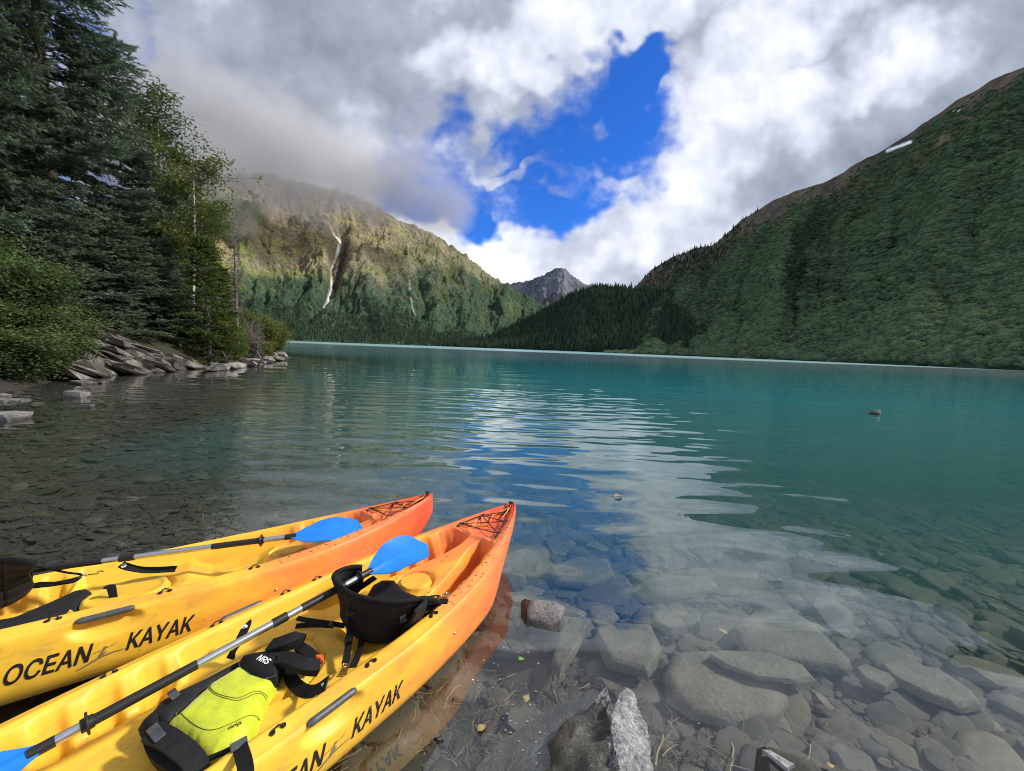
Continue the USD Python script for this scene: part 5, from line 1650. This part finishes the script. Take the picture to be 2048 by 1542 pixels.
def padded_strap(uvz, w, th=.016):
    return ribbon(at(*uvz), w, th, up=(0, -.25, .97), n=30)


part(vest, "shoulder_strap", padded_strap(((545, 1297, .285), (565, 1291, .30), (584, 1284, .305), (598, 1281, .29)), .052, .028), m_neo, smooth=40)
part(vest, "shoulder_strap", padded_strap(((560, 1322, .285), (585, 1324, .295), (612, 1334, .29), (636, 1337, .275)), .050, .022), m_neo, smooth=40)
part(vest, "shoulder_strap", padded_strap(((600, 1298, .265), (622, 1312, .275), (638, 1328, .265)), .040, .018), m_neo, smooth=40)
part(vest, "whistle_tab", pillow(ring_at([(612, 1303), (646, 1309), (650, 1326), (640, 1322), (628, 1316)], .285), lambda x, y, d: .284 + .008 * (1 - np.exp(-d / .005)), lambda x, y, d: .276 + 0 * x, h=.005), m_orange, smooth=40)
side = ring_at([(505, 1299), (470, 1316), (415, 1345), (360, 1370), (318, 1393), (296, 1420), (310, 1440), (330, 1448), (372, 1410), (430, 1360), (490, 1322)], .25)
part(vest, "side_panel", pillow(side, lambda x, y, d: .222 + .030 * (1 - np.exp(-d / .02)), lambda x, y, d: .20 + 0 * x, h=.010), m_neo2, smooth=60)
belt = ring_at([(318, 1393), (290, 1415), (273, 1432), (276, 1448), (300, 1466), (322, 1484), (350, 1490), (392, 1508), (414, 1516), (420, 1530), (405, 1550), (375, 1545), (330, 1520), (304, 1512), (298, 1485), (320, 1470)], .25)
part(vest, "waist_band", pillow([b for b in ring_at([(335, 1400), (300, 1412), (274, 1436), (280, 1452), (312, 1470), (345, 1478), (380, 1502), (412, 1520), (424, 1512), (395, 1492), (350, 1458), (328, 1436)], .25)], lambda x, y, d: .215 + .034 * (1 - np.exp(-d / .018)), lambda x, y, d: .195 + 0 * x, h=.010), m_neo, smooth=60)
part(vest, "waist_band", padded_strap(((303, 1466, .262), (330, 1476, .268), (365, 1500, .27), (388, 1522, .262), (398, 1545, .25)), .058, .014), m_neo2, smooth=40)
part(vest, "waist_band", padded_strap(((312, 1484, .225), (325, 1508, .225), (350, 1528, .225), (385, 1545, .225)), .055, .03), m_neo, smooth=40)
part(vest, "buckle", buckle(at((312, 1465, .282))[0], at((330, 1490, .28))[0] - at((303, 1455, .28))[0], (0, -.2, .98), (.075, .030, .007)), m_grip, smooth=40)
part(vest, "buckle", buckle(at((347, 1388, .268))[0], at((360, 1402, .26))[0] - at((338, 1374, .26))[0], (0, -.2, .98), (.050, .026, .007)), m_grip, smooth=40)
part(vest, "strap", ribbon(at((476, 1488, .285), (482, 1500, .305), (488, 1520, .335), (492, 1545, .345), (492, 1570, .33)), .040, .004, up=(.3, -.5, .8)), m_web, smooth=40)
part(vest, "buckle", buckle(at((478, 1489, .30))[0], at((492, 1481, .29))[0] - at((462, 1497, .29))[0], (0, -.2, .98), (.046, .030, .009)), m_grip, smooth=40)
part(vest, "strap", ribbon(at((415, 1518, .255), (440, 1508, .262), (465, 1496, .275)), .016, .004, up=(0, -.2, .98)), m_web, smooth=40)
# ------------------------------------------------------------------ the lake floor: stones, slabs, litter


def mat_stone(name, ramp_, wet=True):
    g = G(name)
    pos = g.n("texture_coordinate") + ".object"
    r = g.n("object_info") + ".random"
    n = g.noise(pos, 5.0, 3, 0.65) + ".fac"
    n2 = g.noise(pos, 40.0, 3, 0.65) + ".fac"
    c = g.ramp(r, ramp_)
    f = g.m("multiply", g.mr(n, 0.3, 0.7, 0.68, 1.25), g.mr(n2, 0.3, 0.7, 0.8, 1.15))
    c = g.mix(1.0, c, g.n("combine_xyz", x=f, y=f, z=f) + ".vector", "multiply")
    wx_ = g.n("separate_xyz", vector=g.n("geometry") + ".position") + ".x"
    c = g.mix(g.mr(wx_, -1.2, -3.5, 0.0, 0.62), c, (0.016, 0.017, 0.011))   # shade and dark reflection of the cove, painted into the stone colour
    nb = g.n("bump", height=n2, strength=0.8, distance=0.008) + ".normal"
    return g.done(g.n("principled_bsdf", base_color=c, roughness=0.8, normal=nb) + ".BSDF")


STONE = [(0.0, (0.028, 0.027, 0.021)), (0.2, (0.062, 0.056, 0.041)), (0.38, (0.040, 0.043, 0.037)), (0.55, (0.088, 0.078, 0.054)), (0.7, (0.048, 0.041, 0.029)), (0.85, (0.066, 0.066, 0.054)), (1.0, (0.120, 0.104, 0.074))]
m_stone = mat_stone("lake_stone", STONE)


def cobble(seed, flat):
    r = np.random.default_rng(seed)
    n = int(r.integers(7, 11))
    pts = []
    asp = r.uniform(.55, .85)
    for z, q in ((-.5, .82), (-.1, 1.0), (.28, .97), (.5, .78)):
        for k in range(n):
            a = 2 * math.pi * k / n + r.uniform(-.22, .22)
            w = q * r.uniform(.86, 1.1)
            pts.append((math.cos(a) * w * .5, math.sin(a) * w * .5 * asp, z * flat * r.uniform(.85, 1.1)))
    m = manifold3d.Manifold.hull_points(np.array(pts)).to_mesh()
    return trimesh.Trimesh(m.vert_properties[:, :3], m.tri_verts)


NPROT = 10
stone_protos = []
UsdGeom.Scope.Define(stage, "/World/Looks/stone_kinds")
cob = [cobble(1200 + i, f) for i, f in enumerate([.14, .18, .22, .16, .28, .20, .34, .15, .25, .19])]


def bz(x, y):
    return bed_z(np.asarray(x, float), np.asarray(y, float))


rs = np.random.default_rng(77)
# every place on the floor that the water lets one see; stones grow a little towards the right foreground
N = 15000
NP = 7000
yy = np.r_[0.85 + 9.0 * rs.random(N) ** 1.5, .85 + 3.2 * rs.random(NP)]; N += NP
xx = (rs.random(N) * 2 - 1) * (1.6 + 1.42 * yy)
sz = np.exp(rs.normal(math.log(.125), .52, N)).clip(.045, .55); sz[-NP:] = rs.uniform(.022, .06, NP)
sz = sz * np.interp(yy, [.8, 3, 9], [.72, 1.0, 1.5]) * np.interp(xx, [-3, -.5], [.52, 1.0])
uv = project(np.c_[xx, yy, bz(xx, yy)])
ok = (uv[:, 0] > -60) & (uv[:, 0] < 2110) & (uv[:, 1] < 1600) & (shore_dist(xx, yy) > .1)
litter = (np.hypot((xx - .25) / .75, (yy - 1.45) / .60) < 1) & (rs.random(N) < .6)   # twigs cover the floor here
ok &= ~litter
xx, yy, sz = xx[ok], yy[ok], sz[ok]
app = sz / np.hypot(xx, yy)
order = np.argsort(-app)
yaw = rs.normal(0.5, .75, len(xx))
tilt = rs.normal(0, .16, (len(xx), 2))
zz = bz(xx, yy) + sz * .05 + np.where(sz < .05, .012, 0)
kinds = rs.integers(0, NPROT, len(xx))
near = order[:285]
first = {}
for i in near:
    k = int(kinds[i])
    E = trimesh.transformations.euler_matrix(tilt[i, 0], tilt[i, 1], yaw[i])
    Mx = trimesh.transformations.translation_matrix([xx[i], yy[i], zz[i]]) @ E @ np.diag([sz[i], sz[i], sz[i], 1])
    if k not in first:
        t = thing("lake_stone", "flat grey-green stone lying under the shallow water", "stone", matrix=Mx, group="stones on the lake floor")
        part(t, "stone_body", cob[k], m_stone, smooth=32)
        first[k] = t
    else:
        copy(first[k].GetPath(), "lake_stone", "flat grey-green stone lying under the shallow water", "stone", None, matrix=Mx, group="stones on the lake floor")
rest = order[285:]
q = np.array([trimesh.transformations.quaternion_from_euler(tilt[i, 0], tilt[i, 1], yaw[i]) for i in rest])
pth = fresh("/World", "lake_stones")
pi = instancer(pth, [f"{pth}/kinds/stone_{k:03d}" for k in range(NPROT)], kinds[rest], np.c_[xx, yy, zz][rest], q, sz[rest])
UsdGeom.Scope.Define(stage, pth + "/kinds")
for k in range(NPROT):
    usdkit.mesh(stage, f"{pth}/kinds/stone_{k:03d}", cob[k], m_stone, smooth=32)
tag(pi, "smaller stones covering the lake floor farther out", "stones", None, "stuff")

# large slabs one can tell apart
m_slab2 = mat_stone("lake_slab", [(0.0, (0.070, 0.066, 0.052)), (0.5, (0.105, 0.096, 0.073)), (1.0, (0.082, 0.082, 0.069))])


def slab_at(outline, z, thick, label, dip=(0, 0)):
    z = z - .03
    P = np.array([on_plane(u, v, z)[:2] for u, v in outline])
    c = P.mean(0)
    r = np.random.default_rng(int(outline[0][0]))
    pts = []
    for s, q in ((0, 1.10), (.5, 1.05), (.85, .98), (1.0, .88)):
        for p in P:
            d = p - c
            pts.append((c[0] + d[0] * q, c[1] + d[1] * q, z - .8 * thick + .55 * thick * s + dip[0] * d[0] + dip[1] * d[1] + r.uniform(-.006, .006)))
    m = manifold3d.Manifold.hull_points(np.array(pts)).refine_to_length(.04).to_mesh()
    v = np.array(m.vert_properties[:, :3]); t = trimesh.Trimesh(v, m.tri_verts, process=True)
    t.vertices += t.vertex_normals * ((fbm(t.vertices * 5, 5, 3) - .5) * .024)[:, None]
    o = np.array([c[0], c[1], z]); t.apply_translation(-o)
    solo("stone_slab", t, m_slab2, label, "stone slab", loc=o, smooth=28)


slab_at([(1186, 1245), (1232, 1236), (1300, 1242), (1320, 1280), (1312, 1310), (1295, 1329), (1255, 1318), (1222, 1308)], -.07, .09, "pale angular slab under the water right of the small rock by the kayak", (.03, .02))
slab_at([(1336, 1330), (1355, 1296), (1420, 1291), (1500, 1318), (1565, 1350), (1572, 1380), (1540, 1410), (1470, 1420), (1390, 1402), (1345, 1375)], -.10, .10, "largest brown-grey slab under the water, in the middle of the right foreground", (.0, .05))
slab_at([(1470, 1250), (1510, 1218), (1580, 1214), (1630, 1240), (1695, 1300), (1690, 1318), (1580, 1300), (1500, 1292)], -.12, .09, "broad pale slab under the bright cloud reflection", (-.02, .05))
slab_at([(1427, 1305), (1440, 1297), (1530, 1300), (1600, 1325), (1622, 1348), (1590, 1356), (1520, 1345), (1455, 1325)], -.055, .035, "thin layered slab lying on the largest brown-grey slab")
slab_at([(1765, 1322), (1800, 1313), (1880, 1330), (1945, 1372), (1963, 1392), (1920, 1400), (1850, 1375), (1790, 1345)], -.13, .08, "long pale slab under the water near the right edge", (-.02, .04))
slab_at([(1010, 1182), (1040, 1178), (1120, 1198), (1168, 1216), (1160, 1224), (1090, 1212), (1030, 1200)], -.06, .05, "long narrow slab under the water beside the near kayak's bow")
slab_at([(1105, 1300), (1122, 1240), (1160, 1222), (1182, 1235), (1150, 1290), (1122, 1325)], -.06, .10, "grey slab tilted under water just right of the small rock by the kayak", (.2, -.05))
slab_at([(1711, 1330), (1730, 1322), (1780, 1340), (1797, 1358), (1770, 1366), (1730, 1350)], -.12, .06, "oval stone slab between the long pale slab and the largest slab")
slab_at([(1304, 1220), (1330, 1214), (1362, 1225), (1374, 1245), (1345, 1250), (1315, 1238)], -.11, .08, "small peaked slab behind the pale angular slab")
slab_at([(1100, 1125), (1160, 1105), (1215, 1112), (1228, 1138), (1180, 1160), (1120, 1152)], -.22, .09, "dark blue-grey slab under the water off the near kayak's bow")
slab_at([(1286, 1158), (1330, 1142), (1420, 1150), (1432, 1168), (1370, 1180), (1310, 1178)], -.20, .07, "flat slab under the water where blue reflection meets white cloud")


def crag(points, base, seed, rough=.012, edge=.03):
    P = np.vstack([points, np.c_[np.asarray(points)[:, :2], np.full(len(points), base)]])
    m = manifold3d.Manifold.hull_points(P).refine_to_length(edge).to_mesh()
    t = trimesh.Trimesh(m.vert_properties[:, :3], m.tri_verts, process=True)
    n = fbm(t.vertices * 7, 5, seed) - .5
    s = np.abs(fbm(t.vertices * [5, 14, 20], 4, seed + 1) - .5)
    t.vertices += t.vertex_normals * (n * rough * 3 - s * rough * 1.5)[:, None]
    return t


m_pale = mat_rock("pale_granite", (0.035, 0.035, 0.035), (0.22, 0.222, 0.225), (0.50, 0.51, 0.53), scale=9.0)
m_darkrock = mat_rock("dark_wet_rock", (0.020, 0.021, 0.018), (0.055, 0.056, 0.048), (0.13, 0.135, 0.12), scale=8.0)
m_redrock = mat_rock("rust_rock", (0.035, 0.020, 0.016), (0.085, 0.055, 0.045), (0.26, 0.235, 0.22), scale=12.0)
b = thing("boulder", "split grey boulder at the bottom edge, pale on the right and dark on the left", "boulder")
g = G("split_boulder")
pos = g.n("geometry") + ".position"
p0, p1 = on_plane(1221, 1392, .1), on_plane(1226, 1545, .12)
nn = np.array([p1[1] - p0[1], -(p1[0] - p0[0]), 0.0]); nn /= np.linalg.norm(nn)
nn *= np.sign(nn @ (on_plane(1290, 1470, .1) - p0))
sx_ = g.n("separate_xyz", vector=pos)
dist_ = g.m("add", g.m("multiply_add", sx_ + ".x", float(nn[0]), g.m("multiply", sx_ + ".y", float(nn[1]))), float(-nn @ p0))
n1 = g.noise(pos, 14.0, 6, 0.7) + ".fac"
n2 = g.noise(pos, 70.0, 5, 0.7) + ".fac"
tip = on_plane(1213, 1374, .09)
near_tip = g.m("subtract", 0.065, g.n("vector_math", math_type="distance", vector1=pos, vector2=tuple(tip)) + ".value")
mask = g.mr(g.m("multiply_add", g.m("subtract", n1, 0.5), 0.22, g.m("maximum", dist_, near_tip)), -0.004, 0.010)
pale = g.ramp(g.m("multiply_add", n2, 0.6, g.m("multiply", n1, 0.4)), [(0.36, (0.035, 0.035, 0.036)), (0.47, (0.17, 0.173, 0.18)), (0.66, (0.46, 0.47, 0.49))])
dark = g.ramp(g.m("multiply_add", n2, 0.5, g.m("multiply", n1, 0.5)), [(0.30, (0.018, 0.019, 0.017)), (0.50, (0.060, 0.062, 0.055)), (0.70, (0.19, 0.195, 0.185))])
z_ = sx_ + ".z"
c = g.mix(g.mr(z_, 0.045, 0.015, 0, 0.7), g.mix(mask, dark, pale), (0.02, 0.021, 0.018))
nb = g.n("bump", height=g.m("multiply_add", n2, 0.4, n1), strength=1.0, distance=0.022) + ".normal"
m_split = g.done(g.n("principled_bsdf", base_color=c, roughness=0.8, normal=nb) + ".BSDF")
left = crag(at((1213, 1371, .090), (1200, 1386, .075), (1160, 1425, .030), (1110, 1470, -.005), (1221, 1394, .092), (1228, 1440, .105), (1236, 1500, .115), (1244, 1600, .12), (1060, 1545, -.015), (1100, 1640, .01)), -.25, 5, .030, .014)
right = crag(at((1226, 1394, .092), (1234, 1381, .090), (1250, 1374, .088), (1268, 1386, .078), (1280, 1412, .066), (1292, 1448, .056), (1300, 1485, .052), (1310, 1545, .048), (1318, 1620, .05), (1222, 1440, .108), (1222, 1490, .118), (1230, 1540, .125), (1240, 1640, .125)), -.25, 6, .030, .014)
part(b, "rock_half", left, m_split, smooth=40, label="dark left half with a pale tip")
part(b, "rock_half", right, m_split, smooth=40, label="pale right half")
part(b, "drowned_foot", crag(at((1180, 1385, -.02), (1080, 1425, -.03), (1000, 1480, -.04), (950, 1530, -.05), (930, 1620, -.06), (1150, 1650, -.02), (1200, 1420, -.01)), -.26, 7), m_darkrock, smooth=40)
b = thing("boulder", "small pale-topped rock with a rusty side, standing by the near kayak", "boulder")
part(b, "rock_body", crag(at((1046, 1204, .060), (1072, 1198, .085), (1110, 1202, .085), (1130, 1214, .07), (1122, 1234, .05), (1104, 1252, .015), (1090, 1270, -.03), (1056, 1234, .03)), -.14, 9, .006, .018), m_pale, smooth=40)
part(b, "rusty_side", crag(at((1042, 1202, .055), (1050, 1197, .075), (1062, 1200, .086), (1054, 1220, .055), (1048, 1226, .02)), -.14, 10, .004, .012), m_redrock, smooth=40)
b = thing("boulder", "dark rock with a white streak at the bottom right of the picture", "boulder")
part(b, "rock_body", crag(at((1512, 1496, .05), (1530, 1494, .075), (1580, 1510, .075), (1640, 1522, .06), (1720, 1545, .04), (1740, 1600, .05), (1530, 1530, .0), (1560, 1620, .03)), -.18, 12, .008), m_darkrock, smooth=40)
part(b, "pale_streak", crag(at((1524, 1498, .082), (1540, 1499, .086), (1560, 1512, .084), (1590, 1528, .082), (1575, 1536, .08), (1545, 1520, .07)), .0, 13, .004, .02), m_pale, smooth=40)
b = thing("boulder", "small dark rock breaking the surface far out on the right", "boulder")
o = on_plane(1750, 829, 0)
mm = cobble(55, .45); mm.apply_scale(.30); mm.apply_transform(trimesh.transformations.euler_matrix(.1, .15, .4)); mm.apply_translation(o + [0, 0, .045])
part(b, "rock_body", mm, m_darkrock, smooth=35)
mm = cobble(56, .5); mm.apply_scale(.13); mm.apply_translation(o + [.09, 0, .115])
part(b, "pale_top", mm, m_pale, smooth=35)

# twigs and needles on the floor by the boulders: nobody could count them
g = G("lake_litter")
r = g.n("object_info") + ".random"
m_twig = g.done(g.n("principled_bsdf", base_color=g.ramp(r, [(0, (0.035, 0.026, 0.016)), (0.45, (0.085, 0.062, 0.036)), (0.8, (0.17, 0.125, 0.065)), (1, (0.30, 0.24, 0.13))]), roughness=.8) + ".BSDF")
tws = []
for i in range(6):
    r_ = np.random.default_rng(2000 + i)
    P = np.c_[np.linspace(-.5, .5, 6), np.cumsum(r_.normal(0, .05, 6)), np.cumsum(r_.normal(0, .02, 6))]
    tws.append(tube_(P, np.linspace(.03, .012, 6) * r_.uniform(.6, 1.1), 5))
nt = 2600
tx = np.r_[rs.normal(.30, .55, nt), rs.uniform(-1.2, 2.2, 700)]; ty = np.r_[rs.normal(1.35, .42, nt), rs.uniform(.8, 3.4, 700)]
keep = (ty > .7) & (shore_dist(tx, ty) > .1)
tx, ty = tx[keep], ty[keep]
tl = np.exp(rs.normal(math.log(.05), .5, len(tx))).clip(.02, .22)
q = np.array([trimesh.transformations.quaternion_from_euler(0, rs.normal(0, .15), rs.uniform(0, 6.28)) for _ in tx])
pth = fresh("/World", "twig_litter")
pi = instancer(pth, [f"{pth}/kinds/twig_{k:03d}" for k in range(6)], rs.integers(0, 6, len(tx)), np.c_[tx, ty, bz(tx, ty) + .030 + rs.uniform(0, .02, len(tx))], q, np.c_[tl, tl * 1.3, tl * 1.3])
UsdGeom.Scope.Define(stage, pth + "/kinds")
for k in range(6):
    usdkit.mesh(stage, f"{pth}/kinds/twig_{k:03d}", tws[k], m_twig)
tag(pi, "twigs and needles littering the lake floor between the kayak and the boulders", "litter", None, "stuff")

# things afloat
m_leafy = plain("dry_leaf", (0.24, 0.175, 0.07), .7, vary=.3, scale=60)
m_leafg = plain("green_leaf", (0.12, 0.26, 0.04), .6, vary=.3, scale=60)
m_foam = plain("bubble_film", (0.75, 0.77, 0.78), .25)


def leaf(p, L, yaw, mat, label, curl=.15):
    n = 9
    t = np.linspace(0, 1, n); w = L * .30 * np.sin(math.pi * t ** .8) ** .8
    V = np.vstack([np.c_[t * L, w, curl * w + .004 * np.sin(t * 5)], np.c_[t * L, 0 * w, .002 * np.sin(t * 4)], np.c_[t * L, -w, curl * w]])
    V[:, 2] += .002
    f = np.vstack([np.stack([np.arange(n - 1) + a, np.arange(n - 1) + a + 1, np.arange(n - 1) + a + 1 + n, np.arange(n - 1) + a + n], -1) for a in (0, n)])
    f = np.vstack([f[:, [0, 1, 2]], f[:, [0, 2, 3]]])
    m = trimesh.Trimesh(np.vstack([V, V - [0, 0, .0012]]), np.vstack([f[:, ::-1], f + len(V)]), process=False)
    solo("leaf", m, mat, label, "leaf", loc=p, rotz=yaw, smooth=True)


leaf(on_plane(1228, 994, .004), .11, 20, m_leafy, "brown leaf afloat on the water beyond the kayak bows", .5)
leaf(on_plane(1036, 1320, .004), .035, 20, m_leafg, "small green leaf afloat right of the near kayak")
leaf(on_plane(955, 1462, .004), .045, 40, m_leafy, "yellow leaf afloat near the split boulder")
leaf(on_plane(1050, 1405, -.05), .05, 70, m_leafy, "pale leaf under the water left of the split boulder")
leaf(on_plane(1455, 1270, -.11), .06, 120, m_leafy, "pale dead leaf on the lake floor beside the broad pale slab", .4)
leaf(on_plane(1655, 1533, .075), .03, 10, m_leafy, "tiny yellow leaf on the dark rock with the white streak")
bub = []
for i in range(70):
    if i < 26:
        p = on_plane(rs.normal(985, 60), rs.uniform(1270, 1440), 0)
    elif i < 46:
        p = on_plane(rs.normal(655, 60), rs.normal(985, 16), 0)
    else:
        p = on_plane(rs.uniform(1000, 1180), rs.uniform(1440, 1540), 0)
    s = trimesh.creation.icosphere(1, rs.uniform(.003, .008) * (1.5 if 26 <= i < 46 else 1)); s.vertices[:, 2] *= .6
    s.apply_translation(p); bub.append(s)
g = G("bubble_film2")
gl = g.n("glossy_bsdf", color=(1, 1, 1), roughness=.05) + ".BSDF"; tr = g.n("transparent_bsdf", color=(.97, .98, .98)) + ".BSDF"
m_bub = g.done(g.n("mix_closure", fac=g.n("fresnel", IOR=1.6) + ".fac", closure1=tr, closure2=gl) + ".closure")
solo("bubbles", join(bub), m_bub, "clear bubbles drifting on the water beside the kayaks", "bubbles", kind="stuff", smooth=True)
